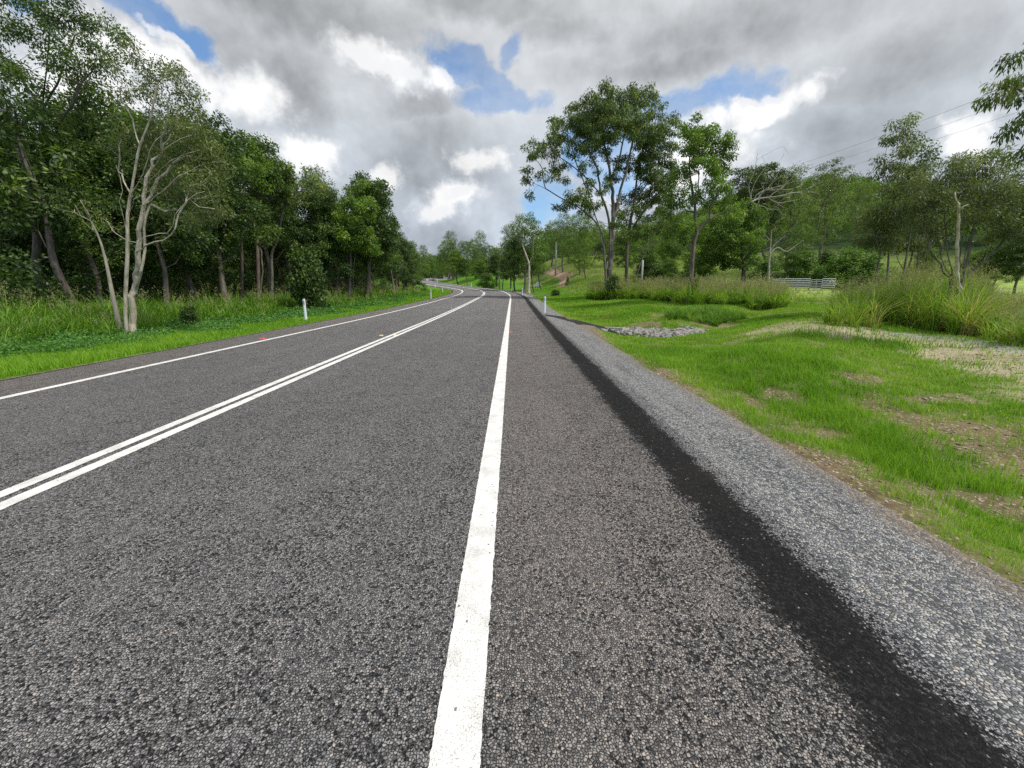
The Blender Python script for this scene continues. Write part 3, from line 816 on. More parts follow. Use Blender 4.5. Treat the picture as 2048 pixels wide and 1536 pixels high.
def tall_clumps(cx, cy, nb, length, name, label, tintbase=.4, seeds=.12, wid=.012, spread=.14, dead=.08, lean=1.0):
    cx = np.asarray(cx); cy = np.asarray(cy); nc = len(cx)
    cl = np.broadcast_to(length, nc) * rng.uniform(.6, 1.2, nc) * (.72 + .56 * fbm(cx * .7, cy * .7, 2)); ct = rng.normal(0, .10, nc)
    idx = np.repeat(np.arange(nc), nb); n = len(idx)
    a = rng.uniform(0, 6.28, n); rr = spread * np.sqrt(rng.random(n)) * (.6 + .5 * cl[idx])
    x = cx[idx] + rr * np.cos(a); y = cy[idx] + rr * np.sin(a)
    h = H(x, y); dist = np.hypot(x, y)
    hg = cl[idx] * rng.uniform(.35, 1.1, n)
    ln = rng.uniform(.15, 1.75, n) * lean
    wd = wid * np.clip(dist / 13, .8, 4) * rng.uniform(.7, 1.4, n)
    short = 1 - (hg / (cl[idx] + 1e-6))
    tint = tintbase + ct[idx] + rng.normal(0, .13, n)
    dd = rng.random(n) < dead; tint[dd] = rng.uniform(.9, 1.0, dd.sum()); hg[dd] *= .6; ln[dd] += .5
    me = blades(np.stack([x, y, h - .02], 1), hg, wd, ln, a + rng.normal(0, .5, n), tint, name, M['tall'], seg=4, arch=1.3)
    o = tag(link(name, me), label, 'tall grass', kind='stuff')
    # flowering stems
    ns = int(n * seeds)
    if ns:
        j = rng.integers(0, n, ns); sx, sy, sz = x[j], y[j], h[j]
        sl = cl[idx[j]] * rng.uniform(1.0, 1.35, ns); az_ = rng.uniform(0, 6.28, ns); le = rng.uniform(.05, .35, ns)
        tipx = sx + np.cos(az_) * sl * np.sin(le); tipy = sy + np.sin(az_) * sl * np.sin(le); tipz = sz + sl * np.cos(le * .7)
        k = 14
        t = rng.uniform(.72, 1.0, (ns, k))
        px = sx[:, None] + (tipx - sx)[:, None] * t ** 2; py = sy[:, None] + (tipy - sy)[:, None] * t ** 2; pz = sz[:, None] + (tipz - sz)[:, None] * t
        w = .10 * (1.05 - t) / .3
        px = px + rng.normal(0, 1, px.shape) * w * .7; py = py + rng.normal(0, 1, px.shape) * w * .7
        C = np.stack([px.ravel(), py.ravel(), pz.ravel()], 1)
        dv = rng.normal(size=C.shape) * .6 + np.array([0, 0, .9])
        sd = np.repeat(np.hypot(sx, sy), k)
        me2 = leaf_quads(C, .06 * np.clip(sd / 16, .8, 2.5), .006 * np.clip(sd / 10, 1, 4), dv, rng.random(len(C)), 'seed_heads', M['seed'])
        link('seed_heads', me2, o)
        mes = blades(np.stack([sx, sy, sz], 1), sl, .005 * np.clip(np.hypot(sx, sy) / 10, 1, 4), le, az_, np.full(ns, .8), 'flower_stems', M['tall'], seg=3)
        link('flower_stems', mes, o)
    return o
def in_poly(x, y, P):
    P = np.array(P); c = np.zeros(len(x), bool); j = len(P) - 1
    for i in range(len(P)):
        c ^= ((P[i, 1] > y) != (P[j, 1] > y)) & (x < (P[j, 0] - P[i, 0]) * (y - P[i, 1]) / (P[j, 1] - P[i, 1] + 1e-12) + P[i, 0]); j = i
    return c
def fill(poly, n, wob=.5):
    P = np.array(poly); x = rng.uniform(P[:, 0].min() - 1, P[:, 0].max() + 1, n * 4); y = rng.uniform(P[:, 1].min() - 1, P[:, 1].max() + 1, n * 4)
    k = in_poly(x + (fbm(x, y, 2) - .5) * wob * 2, y + (fbm(x + 9, y, 2) - .5) * wob * 2, poly)
    return x[k][:n], y[k][:n]
# right, near patch round the slender trees
PA = [W2(1665, 652), W2(1760, 657), W2(1860, 664), W2(1960, 678), W2(2048, 700), (15.5, 8.8), (19, 9.5), (22, 15), (23, 21), (18, 22.5), (15.0, 20.0), (13.0, 17.0)]
x, y = fill(PA, 950, .3)
pxn = CX + F_PX * x / y / CT
ln_ = 1.05 + .62 * sm(pxn, 1680, 1840) - .92 * sm(pxn, 1930, 2010)
tall_clumps(x, y, 78, ln_, 'tall_grass', 'tall arching grass with pale seed heads round the slender trees on the right', .70, .06, .0145, dead=.14, lean=.8)
# right, middle patch round the leaning trunk
PB = [W2(1200, 602), W2(1290, 600), W2(1380, 612), W2(1480, 612), W2(1570, 616), (20.3, 31), (23, 40), (14, 47), (8, 45)]
x, y = fill(PB, 760)
tall_clumps(x, y, 42, 1.45 - .6 * sm(x / y, .62, .70), 'tall_grass', 'tall feathery grass around the leaning trunk right of centre', .62, .12, .016, dead=.04)
# low fresh clumps in front of it
PC = [W2(1330, 640), W2(1430, 655), W2(1490, 640), W2(1440, 628), W2(1340, 628)]
x, y = fill(PC, 110, .3)
tall_clumps(x, y, 55, .62, 'tall_grass', 'low fresh grass clumps beside the rocky drain', .42, 0, .010, dead=.02)
PD = [W2(1150, 590), W2(1200, 585), W2(1260, 590), W2(1230, 570), W2(1150, 566)]
# paddock edge and hillside rank grass
x, y, r = polar_pts(5200, 42, 130, 4, 50, .2)
hh, d, s = H(x, y, True); k = (d > 13) & (poly_dist(x, y, TRACK) > 2.2) & (poly_dist(x, y, TRACK2) > 2) & ~((x > 27) & (y < 75))
tall_clumps(x[k], y[k], 16, .75, 'rank_grass', 'rank yellow green grass over the slope beyond the gums', .68, .10, .010, .9, dead=.03)
# left, along the wood
x, y, r = polar_pts(9000, 11, 75, -64, -12, .2)
hh, d, s = H(x, y, True); k = rng.random(len(x)) < is_tall(x, y, d) * (1 - .6 * sm(-d, 13, 20))
x, y, d = x[k], y[k], d[k]
tall_clumps(x, y, 34, .62 + .45 * sm(-d, 9.5, 12.5), 'tall_grass', 'tall dark green grass along the edge of the left wood', .44, .02, .017, .22, dead=.02)
# ------------------------------------------------------------------ trees
def resample(P, step):
    P = np.array(P, float); out = [P[0]]
    if len(P) > 3:      # smooth the polyline a little
        Q = np.vstack([2 * P[0] - P[1], P, 2 * P[-1] - P[-2]])
        P = catmull(Q, step)
        return P
    for a, b in zip(P[:-1], P[1:]):
        n = max(1, int(np.linalg.norm(b - a) / step))
        for k in range(1, n + 1): out.append(a + (b - a) * k / n)
    return np.array(out)
def grow(limbs, clusters, bf=.35, r_tip=.008, r_base=.25, step=.35, wob=.06, up=.25, rs=None):
    rs = rs or np.random.default_rng(1)
    pos = []; par = []; pl = []; ln = []
    def addchain(pts, parent):
        for p in pts:
            pos.append(p); par.append(parent)
            pl.append(0 if parent < 0 else pl[parent] + np.linalg.norm(p - pos[parent])); parent = len(pos) - 1
        return parent
    for i, L in enumerate(limbs):
        Q = resample(L, step)
        if i == 0: addchain(Q, -1)
        else:
            A = np.array(pos); D2 = ((A - Q[0]) ** 2).sum(1); j = int(D2.argmin())
            if Q[0][2] < .4 and D2[j] > .05: addchain(Q, -1); continue
            Q[1:-1] += rs.normal(0, wob * .5, Q[1:-1].shape)
            addchain(Q[1:], j)
    C = np.asarray(clusters, float); n = len(C); done = np.zeros(n, bool)
    A = np.array(pos); pla = np.array(pl)
    Dm = np.linalg.norm(C[:, None] - A[None], axis=2) + bf * pla[None]
    best = Dm.min(1); bj = Dm.argmin(1); ends = np.zeros(n, int)
    for _ in range(n):
        b = np.where(done, 1e9, best); i = int(b.argmin()); j = int(bj[i]); done[i] = True
        a, c = pos[j], C[i]; v = c - a; L = np.linalg.norm(v) + 1e-6
        pd = (a - pos[par[j]]) if par[j] >= 0 else np.array([0, 0, 1.]); pd = pd / (np.linalg.norm(pd) + 1e-6)
        m = max(1, int(L / step + .5)); ctl = a + pd * L * .35 + np.array([0, 0, -up * L * .25])
        k0 = len(pos); t = (np.arange(1, m + 1) / m)[:, None]
        pts = (1 - t) ** 2 * a + 2 * t * (1 - t) * ctl + t * t * c
        if m > 1: pts[:-1] += rs.normal(0, wob, pts[:-1].shape) * min(1, L)
        ends[i] = addchain(pts, j)
        B = np.array(pos[k0:]); pb = np.array(pl[k0:])
        dn = np.linalg.norm(C[:, None] - B[None], axis=2) + bf * pb[None]
        mn = dn.min(1); mj = dn.argmin(1) + k0; u = mn < best
        best[u] = mn[u]; bj[u] = mj[u]
    pos = np.array(pos); par = np.array(par)
    nch = np.bincount(par[par >= 0], minlength=len(pos)); tips = max(2, int((nch == 0).sum()))
    e = math.log(tips) / math.log(max(1.5, r_base / r_tip))
    acc = np.zeros(len(pos))
    for i in range(len(pos) - 1, -1, -1):
        if acc[i] == 0: acc[i] = r_tip ** e
        if par[i] >= 0: acc[par[i]] += acc[i]
    pl = np.array(pl); cap = r_base * np.maximum(.02, 1 - .93 * pl / pl.max()) ** 1.15
    return pos, par, np.minimum(acc ** (1 / e), np.maximum(cap, r_tip))
def wood_mesh(pos, par, rad, mat, name='trunk', rough=.0, flare=1.35, hide=.004):
    n = len(pos); d = np.zeros((n, 3)); i = par >= 0
    d[i] = pos[i] - pos[par[i]]
    first = np.full(n, -1)
    for k in range(n - 1, -1, -1):
        if par[k] >= 0: first[par[k]] = k
    r0 = np.where(~i)[0]
    for k in r0: d[k] = d[first[k]] if first[k] >= 0 else (0, 0, 1)
    d /= np.linalg.norm(d, axis=1)[:, None] + 1e-9
    # biggest child continues the chain
    main = np.full(n, -1); mr = np.zeros(n)
    for k in range(n):
        p = par[k]
        if p >= 0 and rad[k] > mr[p]: mr[p] = rad[k]; main[p] = k
    sdir = d.copy(); mm = main >= 0
    sdir[mm] = d[mm] + d[main[mm]]; sdir /= np.linalg.norm(sdir, axis=1)[:, None] + 1e-9
    rad = rad.copy()
    base_z = pos[0, 2]; rad *= 1 + (flare - 1) * np.exp(-(pos[:, 2] - base_z) / .35) * (rad > .05)
    Vs, Fs, off = [], [], 0
    for lo, hi, k in ((.05, 9, 10), (.016, .05, 6), (hide, .016, 3)):
        e = np.where(i & (rad >= lo) & (rad < hi))[0]
        if not len(e): continue
        p = par[e]
        def ring(c, dr, r):
            ref = np.tile(np.array([.15, 1., .1]), (len(c), 1)); a = np.cross(dr, ref); a /= np.linalg.norm(a, axis=1)[:, None] + 1e-9; b = np.cross(dr, a)
            an = 2 * np.pi * np.arange(k) / k
            rr = r[:, None] * (1 + rough * np.sin(an * 3 + c[:, 2:3] * .8) + rough * .5 * np.sin(an * 5 + c[:, 2:3] * 1.7 + 1))
            return c[:, None] + rr[..., None] * (np.cos(an)[None, :, None] * a[:, None] + np.sin(an)[None, :, None] * b[:, None])
        ism = main[p] == e
        da = np.where(ism[:, None], sdir[p], d[e]); ra = np.where(ism, rad[p], rad[e] * 1.1)
        ra = np.minimum(ra, rad[e] * 1.6)
        A = ring(pos[p], da, ra); B = ring(pos[e], sdir[e], rad[e])
        V = np.concatenate([A, B], 1).reshape(-1, 3)
        b0 = off + np.arange(len(e))[:, None, None] * 2 * k
        q = np.stack([np.arange(k), (np.arange(k) + 1) % k, (np.arange(k) + 1) % k + k, np.arange(k) + k], -1)[None]
        Fs.append((b0 + q).reshape(-1, 4)); Vs.append(V); off += len(V)
    return mesh_from(name, np.concatenate(Vs), Fs, mat, True)
LM = 1.0
def leaves(clusters, rc, nl, ll, lw, mat, droop=.5, flat=.75, rs=None, tb=0.0, name='crown', centre=None):
    rs = rs or np.random.default_rng(2)
    C = np.asarray(clusters); n = len(C)
    rc = np.broadcast_to(rc, n); num = np.maximum(3, (LM * nl * rs.uniform(.6, 1.35, n))).astype(int)
    idx = np.repeat(np.arange(n), num); m = len(idx)
    g = rs.normal(size=(m, 3)); g /= np.linalg.norm(g, axis=1)[:, None]
    rad = rs.random(m) ** .5
    P = C[idx] + g * (rad * rc[idx])[:, None] * np.array([1, 1, flat])
    dv = g * .8 + rs.normal(size=(m, 3)) * .6; dv[:, 2] -= droop * 1.6; 
    ct = rs.normal(0, .13, n)
    top = g[:, 2] * rad * .10          # leaf tint gets lighter towards the top of each spray
    tint = .42 + tb + ct[idx] + rs.normal(0, .13, m) + top
    s = rs.uniform(.65, 1.3, m)
    return leaf_quads(P, ll * s, lw * s, dv, tint, name, mat)
def blob_points(blobs, spacing, rs, shell=.55):
    out = []
    for (c, r) in blobs:
        c = np.array(c, float); r = np.array(r, float)
        vol = 4.19 * r.prod(); n = int(vol / spacing ** 3 * .62) + 2
        g = rs.normal(size=(n * 3, 3)); g /= np.linalg.norm(g, axis=1)[:, None]
        q = c + g * (rs.random(n * 3) ** (1 / 3 * (1 - shell) + .08))[:, None] * r
        k = 0
        for p in q:
            if k >= n: break
            if out:
                A = np.array(out[-260:])
                if (((A - p) ** 2).sum(1) < (spacing * .62) ** 2).any(): continue
            out.append(p); k += 1
    return np.array(out)
def hero(name, label, cat, Y, trunk_px, limbs_px, blobs_px, bark, leaf, r_base, spacing, rc, nl, ll, lw, droop=.5, bf=.35, seed=1, step=.4, r_tip=.008, dy=0, up=.2, depth=1.0, group=None, rough=.05, tb=0., flat=.75, wob=.06, minr=.004, basez=None):
    """a tree standing at distance Y; its limbs and leaf masses are given where they are seen, each with its own depth"""
    rs = np.random.default_rng(seed)
    def conv(L):
        out = []
        for q in L:
            px, py = q[0], q[1]; o_ = q[2] if len(q) > 2 else 0
            out.append(P3(px, py, Y + o_))
        return np.array(out)
    T = conv(trunk_px); x0, y0 = T[0, 0], T[0, 1]; z0 = Hz(x0, y0) if basez is None else basez
    if T[0, 2] > z0 + .05: T = np.vstack([[x0, y0, z0 - .1], T])
    else: T[0, 2] = z0 - .1
    if len(T) > 1 and T[1, 2] <= T[0, 2]: T = np.delete(T, 1, 0)
    org = np.array([x0, y0, z0])
    limbs = [T - org] + [conv(l) - org for l in limbs_px]
    for l in limbs[1:]:
        if l[0, 2] < .4: l[0, 2] = -.1; l[0, :2] = l[0, :2] if basez is None else l[0, :2]
    bl = []
    for b in blobs_px:
        px, py, rx, ry = b[:4]; o_ = b[4] if len(b) > 4 else 0
        c = P3(px, py, Y + o_); e = P3(px + rx, py, Y + o_); f = P3(px, py - ry, Y + o_)
        rX = abs(e[0] - c[0]); rZ = abs(f[2] - c[2])
        bl.append((c - org, (rX, min(rX, rZ * 1.6 + .5) * depth, rZ)))
    C = blob_points(bl, spacing, rs)
    root = empty(name, tuple(org), 0, label, cat, group)
    if len(C):
        pos, par, rad = grow(limbs, C, bf, r_tip, r_base, step, wob, up, rs)
    else:
        pos, par, rad = grow(limbs, np.zeros((0, 3)) if False else np.array([limbs[0][-1] + [0, 0, .2]]), bf, r_tip, r_base, step, wob, up, rs)
    link('trunk', wood_mesh(pos, par, rad, M[bark], 'trunk', rough, hide=minr), root)
    if len(C) and nl:
        link('crown', leaves(C, rc, nl, ll, lw, M[leaf], droop, flat, rs, tb), root)
    return root

def generic(kind, seed, h=10., bark='bark_brown', leaf='leaf_mid', crown=(.35, 1.0), w=.30, nblob=9, rc=.45, nl=60, ll=.17, lw=.075, droop=.4, lean=.03, r_base=.16, spacing=.75, clear=.3, tb=0., bf=.3, spread=1.0):
    """one tree of a kind, standing at the origin and height h; copied to its places later"""
    rs = np.random.default_rng(seed)
    t = np.linspace(0, 1, 7); wig = rs.normal(0, .018 * h, (7, 2)).cumsum(0) * .6; wig[0] = 0
    T = np.stack([wig[:, 0] + lean * h * t * rs.normal(), wig[:, 1] + lean * h * t * rs.normal(), t * h * .8], 1)
    limbs = [T]; bl = []
    R_ = w * h
    for i in range(nblob):
        f = crown[0] + (crown[1] - crown[0]) * (i + .5) / nblob
        u = (f - crown[0]) / (crown[1] - crown[0])
        prof = math.sin(min(1, u * 1.15 + .12) * math.pi) ** .6 * (1 - .25 * u)
        a = i * 2.4 + rs.uniform(-.5, .5); rr = R_ * prof * rs.uniform(.25, .75) * spread
        br = R_ * rs.uniform(.32, .52); z = f * h - br * .5
        tc = np.array([np.interp(min(f, .8), t * .8, T[:, 0]), np.interp(min(f, .8), t * .8, T[:, 1]), 0])
        c = tc + [rr * math.cos(a), rr * math.sin(a), z]
        bl.append((c, (br * 1.15, br * 1.15, br * .8)))
        if i % 2 == 0 and f < .85:
            sz = max(clear, f - .22) * h * .8 / .8; sx = [np.interp(sz, T[:, 2], T[:, 0]), np.interp(sz, T[:, 2], T[:, 1]), sz]
            mid = (np.array(sx) + c) / 2 + [0, 0, -.05 * h]
            limbs.append(np.array([sx, mid, c]))
    C = blob_points(bl, spacing, rs, .6)
    pos, par, rad = grow(limbs, C, bf, .008, r_base, .45, .07, .2, rs)
    root = empty(kind, (0, 0, 0))
    link('trunk', wood_mesh(pos, par, rad, M[bark], 'trunk', .05, hide=.007), root)
    link('crown', leaves(C, rc, nl, ll, lw, M[leaf], droop, .75, rs, tb), root)
    root['_h'] = h
    return root
_used = set()
def place(proto, x, y, h, label, cat, group=None, rz=0, sxy=1.0, z=None, name=None):
    if proto.name in _used:
        r = proto.copy(); COL.objects.link(r)
        for ch in list(proto.children):
            c = ch.copy(); COL.objects.link(c); c.parent = r
    else:
        r = proto; _used.add(proto.name)
    s = h / proto['_h']
    r.scale = (s * sxy, s * sxy, s); r.location = (x, y, (Hz(x, y) if z is None else z) - .05); r.rotation_euler = (0, 0, rz)
    for k in ('group', 'label', 'category'):
        if k in r: del r[k]
    tag(r, label, cat, group); return r
PROTO = {
    'd1': generic('leafy_tree', 11, 10, 'bark_brown', 'leaf_dark', (.36, 1.0), .28, 12, .50, 140, .155, .078, .35),
    'd2': generic('leafy_tree', 12, 10, 'bark_brown', 'leaf_dark', (.43, 1.0), .30, 11, .50, 130, .155, .078, .35),
    'd3': generic('leafy_tree', 13, 10, 'bark_dark', 'leaf_mid', (.46, 1.0), .27, 10, .48, 120, .155, .072, .4),
    'd4': generic('leafy_tree', 14, 10, 'bark_brown', 'leaf_mid', (.12, 1.0), .33, 13, .50, 130, .155, .08, .3),
    'g1': generic('eucalyptus_tree', 21, 12, 'bark_grey', 'leaf_gum', (.45, 1.0), .30, 10, .55, 60, .21, .07, .7, r_base=.20, spacing=.95),
    'g2': generic('eucalyptus_tree', 22, 12, 'bark_grey', 'leaf_gum', (.38, 1.0), .26, 10, .50, 55, .21, .07, .7, r_base=.18, spacing=.95, lean=.08),
    'g3': generic('eucalyptus_tree', 23, 12, 'bark_brown', 'leaf_mid', (.35, 1.0), .32, 11, .55, 65, .21, .08, .6, r_base=.20, spacing=.95),
    's1': generic('shrub', 31, 2.2, 'bark_brown', 'leaf_lime', (.12, 1.0), .42, 10, .26, 70, .12, .055, .2, r_base=.05, spacing=.34, clear=.05),
    's2': generic('shrub', 32, 2.2, 'bark_brown', 'leaf_dark', (.08, 1.0), .45, 11, .26, 70, .12, .06, .2, r_base=.05, spacing=.34, clear=.05),
    't1': generic('slender_tree', 41, 9, 'bark_dark', 'leaf_dark', (.50, 1.0), .22, 8, .5, 60, .2, .09, .4, r_base=.14, spacing=.8),
    't2': generic('slender_tree', 42, 9, 'bark_brown', 'leaf_dark', (.45, 1.0), .22, 8, .5, 60, .2, .09, .4, r_base=.12, spacing=.8, lean=.09),
}
def top_h(px, py, Y, x, y):
    return P3(px, py, Y)[2] - Hz(x, y)
def stand(proto, px, top, Y, label, cat='tree', group=None, rz=None, sxy=1.0, name=None):
    """a tree whose crown top is seen at (px, top) and which stands Y metres ahead"""
    p = P3(px, top, Y); x = p[0]
    # upper pixels lean outward: take the column at the horizon for the base
    h = p[2] - Hz(x, Y)
    return place(PROTO[proto], x, Y, h, label, cat, group, random.uniform(0, 6.28) if rz is None else rz, sxy)

LM = 1.7
LW = 'trees at the front of the wood left of the road'
# ---- the wood on the left: front row, seen one by one
hero('eucalyptus_tree', 'tall dark gum at the far left with two furrowed trunks', 'tree', 20,
     [(90, 640), (89, 590), (73, 529), (76, 474), (66, 410), (55, 365), (40, 310), (27, 269), (10, 230)],
     [[(114, 640, 2.5), (116, 560, 2.5), (105, 433, 2.3), (98, 370, 2), (91, 319, 1.5), (85, 220, 1), (95, 120, .5), (100, 40, 0)],
      [(98, 370, 2), (70, 330, 0), (45, 240, -1), (20, 130, -1)], [(91, 319, 1.5), (130, 230, 0), (190, 130, 0), (225, 105, 0)],
      [(105, 433, 2.3), (130, 440, 0), (165, 420, -.5), (190, 400, -1)], [(85, 220, 1), (120, 150, 1), (150, 70, 1)],
      [(73, 529), (84, 470, .5), (100, 440, 1), (120, 425, 1)]],
     [(60, 40, 60, 55), (150, 40, 70, 40, 1), (205, 95, 45, 50), (110, 110, 55, 40, -1), (150, 170, 55, 35, 1), (25, 180, 55, 50, -1), (70, 250, 60, 45, 0), (150, 250, 40, 45, 1.5),
      (110, 320, 55, 45, 0), (20, 330, 45, 50, 1), (60, 400, 50, 40, -1), (175, 405, 50, 30, -1.5), (-30, 100, 50, 70), (-40, 260, 50, 80), (10, 470, 60, 40, .5), (150, 320, 40, 40, 0), (0, 400, 50, 60, 2)],
     'bark_dark', 'leaf_dark', .30, .72, .48, 135, .125, .052, .35, seed=3, bf=.4, rough=.10)
hero('paperbark_tree', 'pale paperbark with twin flaky trunks and bare spreading limbs near the left verge', 'tree', 13.7,
     [(253, 662), (251, 600), (255, 502), (255, 433), (262, 388), (272, 330), (280, 290), (300, 240), (312, 180)],
     [[(262, 662, .12), (266, 584, .2), (276, 524, .2), (277, 479, .2), (283, 424, .2), (290, 375, .3), (302, 335, .4), (319, 305, .5), (345, 262, .6), (358, 230, .6)],
      [(264, 492), (292, 472, -.4), (333, 463, -.7), (351, 433, -.8), (374, 397, -.8), (410, 383, -.9)],
      [(270, 510, .2), (292, 490, -.1), (328, 481, -.2), (351, 460, -.3), (358, 430, -.3), (372, 405, -.3)],
      [(250, 483), (232, 465, -.2), (214, 442, -.3)], [(252, 470), (244, 430, -.2), (240, 380, -.2), (232, 330, -.2)],
      [(262, 388), (240, 340, .5), (238, 290, .5)], [(283, 424, .2), (310, 380, .4), (335, 345, .5), (372, 300, .5)],
      [(290, 375, .3), (330, 330, -.3), (370, 310, -.4), (400, 300, -.5)], [(280, 290), (262, 240, .2), (240, 195, .3)], [(319, 305, .5), (330, 250, 0), (340, 190, 0)],
      [(374, 397, -.8), (395, 410, -.8), (430, 418, -.8)], [(262, 388), (285, 350, -.4), (300, 300, -.5), (325, 270, -.6)], [(283, 424, .2), (300, 400, -.4), (330, 380, -.6), (360, 350, -.7), (400, 330, -.8)],
      [(255, 433), (270, 400, -.4), (300, 380, -.5), (320, 340, -.6)], [(290, 375, .3), (310, 330, -.6), (345, 290, -.8), (385, 270, -.9)], [(266, 584, .2), (282, 540, .1), (290, 500, .2), (292, 455, .3), (300, 410, .4)]],
     [(310, 120, 45, 28), (272, 150, 35, 25, .3), (345, 165, 38, 35, -.3), (385, 215, 32, 35, .3), (235, 190, 26, 22, .3), (310, 205, 45, 25, .6), (365, 255, 35, 30, -.4),
      (395, 300, 40, 35, .3), (345, 310, 40, 30, .8), (400, 360, 42, 35, 0), (430, 405, 35, 28, .3), (350, 380, 40, 35, 1.0), (300, 340, 35, 35, 1.2), (225, 300, 20, 25, .5), (215, 445, 14, 12), (405, 440, 35, 25, .8), (300, 280, 30, 30, 1), (420, 330, 30, 40, .6), (380, 430, 40, 30, 1), (330, 250, 40, 30, 1), (415, 270, 22, 30, .5), (245, 250, 25, 30, .8)],
     'bark_pale', 'leaf_olive', .112, .36, .28, 62, .085, .030, .3, seed=5, bf=.22, step=.25, r_tip=.008, rough=.05, wob=.05, minr=.003)
hero('leaning_tree', 'thin leaning tree with peeling orange bark left of the paperbark', 'tree', 14.6,
     [(236, 640), (223, 579), (210, 515), (196, 470), (182, 442), (169, 420)],
     [[(200, 485), (188, 462), (178, 430), (160, 400)], [(196, 470), (170, 445), (150, 410)], [(182, 442), (150, 425), (125, 420)]],
     [(160, 410, 30, 14), (130, 425, 22, 12)], 'bark_pale', 'leaf_olive', .085, .45, .22, 20, .08, .03, .3, seed=6, step=.3, wob=.03)
hero('stunted_tree', 'dark crooked trunk between the gum and the leaning tree', 'tree', 23,
     [(180, 610), (176, 570), (172, 538), (164, 492), (158, 460)], [[(172, 538), (180, 500), (182, 450)], [(164, 492), (150, 470), (140, 430)]],
     [(150, 400, 35, 30), (190, 400, 30, 30, 1)], 'bark_dark', 'leaf_dark', .19, .8, .45, 60, .18, .08, .3, seed=7)
hero('leafy_tree', 'slim straight trunk with a high rounded crown in the left wood', 'tree', 27,
     [(483, 600), (484, 540), (482, 470), (480, 410), (476, 340), (474, 300)], [[(480, 410), (462, 370), (455, 330)], [(480, 400), (500, 350), (512, 310)]],
     [(470, 300, 42, 32), (505, 310, 38, 30, .8), (450, 335, 30, 28, .5), (490, 350, 40, 22, -.5), (520, 350, 30, 35, 1)], 'bark_brown', 'leaf_mid', .12, .75, .45, 95, .17, .08, .4, seed=8)
hero('leafy_tree', 'tree with two reddish brown trunks in the left wood', 'tree', 29,
     [(517, 600), (516, 540), (515, 470), (522, 400), (530, 340)], [[(522, 600, .5), (524, 530, .5), (522, 480, .5), (540, 400, .5)], [(515, 470), (500, 420), (498, 380)]],
     [(545, 320, 34, 32), (530, 380, 42, 36, .6), (560, 370, 30, 40, 1), (500, 400, 30, 40, .5), (525, 440, 35, 22, 1)], 'bark_brown', 'leaf_dark', .16, .8, .48, 95, .19, .09, .4, seed=9)
hero('crooked_tree', 'curving pale grey trunk with a thin yellow green crown in the left wood', 'tree', 31,
     [(543, 600), (544, 550), (543, 509), (556, 477), (562, 440), (568, 415), (578, 380), (588, 350)], [[(556, 477), (552, 445), (562, 405), (566, 385)], [(568, 415), (585, 400), (600, 370)]],
     [(600, 352, 32, 24), (578, 368, 26, 20, 1), (628, 372, 20, 24, 1), (590, 395, 28, 22, 1), (645, 375, 16, 18, 2)], 'bark_grey', 'leaf_gum', .13, .8, .45, 60, .19, .07, .7, seed=10, tb=.12)
hero('leafy_tree', 'dense dark tree with a reddish trunk at the corner of the left wood', 'tree', 41,
     [(735, 612), (735, 570), (738, 530), (735, 480)], [[(738, 530), (755, 480), (762, 430)], [(735, 500), (720, 460), (712, 420)]],
     [(760, 385, 26, 22), (735, 400, 32, 30, 1), (765, 430, 26, 35, 1), (725, 450, 36, 30, -1), (760, 475, 34, 30), (745, 505, 34, 20, 1)], 'bark_brown', 'leaf_dark', .20, .95, .6, 110, .24, .12, .35, seed=14)
hero('leafy_tree', 'broad bright topped tree with clustered dark trunks in the left wood', 'tree', 38,
     [(700, 610), (699, 560), (701, 520), (698, 480)], [[(708, 610, .5), (706, 550, .5), (712, 500, .5), (725, 450, 0)], [(699, 530), (680, 490), (668, 450)], [(703, 530), (692, 480, 1), (690, 430, 1)]],
     [(700, 420, 48, 28, -1), (672, 440, 30, 32), (725, 420, 26, 28, 1), (690, 470, 50, 28, -1), (720, 385, 34, 24, 2), (660, 490, 30, 26), (730, 490, 30, 22)], 'bark_dark', 'leaf_mid', .18, .9, .55, 115, .22, .11, .35, seed=15, tb=.05)
front = [  # proto, px, top, Y, width, label
    ('d2', 15, 235, 26, 1.2, 'dark leafy tree behind the far left gum'),
    ('d3', 150, 215, 27, 1.25, 'dark rounded tree filling the gap beside the far left gum'),
    ('d1', 205, 185, 24, 1.2, 'tall dark tree just behind the paperbark on its left'),
    ('d2', 262, 235, 21, 1.0, 'dark tree behind the twin trunks of the paperbark'),
    ('d3', 330, 220, 24, 1.1, 'tall tree with light green top behind the paperbark crown'),
    ('d1', 398, 225, 24, 1.15, 'dense tree right of the paperbark with sunlit yellow green top'),
    ('d2', 495, 268, 33, 1.1, 'tall tree with pale leafy top left of centre in the wood'),
    ('d3', 560, 318, 35, 1.0, 'dark tree behind the two reddish trunks'),
    ('d1', 620, 360, 36, 1.0, 'dark tree behind the curving pale trunk'),
    ('g1', 640, 338, 46, .8, 'sparse yellowish treetop standing above the wood'),
    ('d2', 655, 380, 42, 1.0, 'dark tree left of the bright topped tree in the wood'),
    ('d1', 720, 352, 47, 1.2, 'tall rounded treetop at the right end of the wood'),
    ('d3', 778, 430, 52, .9, 'tree just past the corner of the left wood'),
    ('d1', 800, 468, 62, 1.1, 'dark tree beyond the corner where the road bends'),
    ('d4', 812, 478, 74, 1.1, 'last dark tree of the wood above the far bend'),
    ('d2', 790, 490, 56, 1.0, 'low dark tree behind the guide posts on the left bend'),
    ('s2', 600, 490, 27, .8, 'young leafy tree standing in the grass before the wood'),
]
for pr, px, top, Y, sw, lab in front:
    stand(pr, px, top, Y, lab, 'shrub' if pr[0] == 's' else 'tree', LW, None, sw)
LM = 1.0
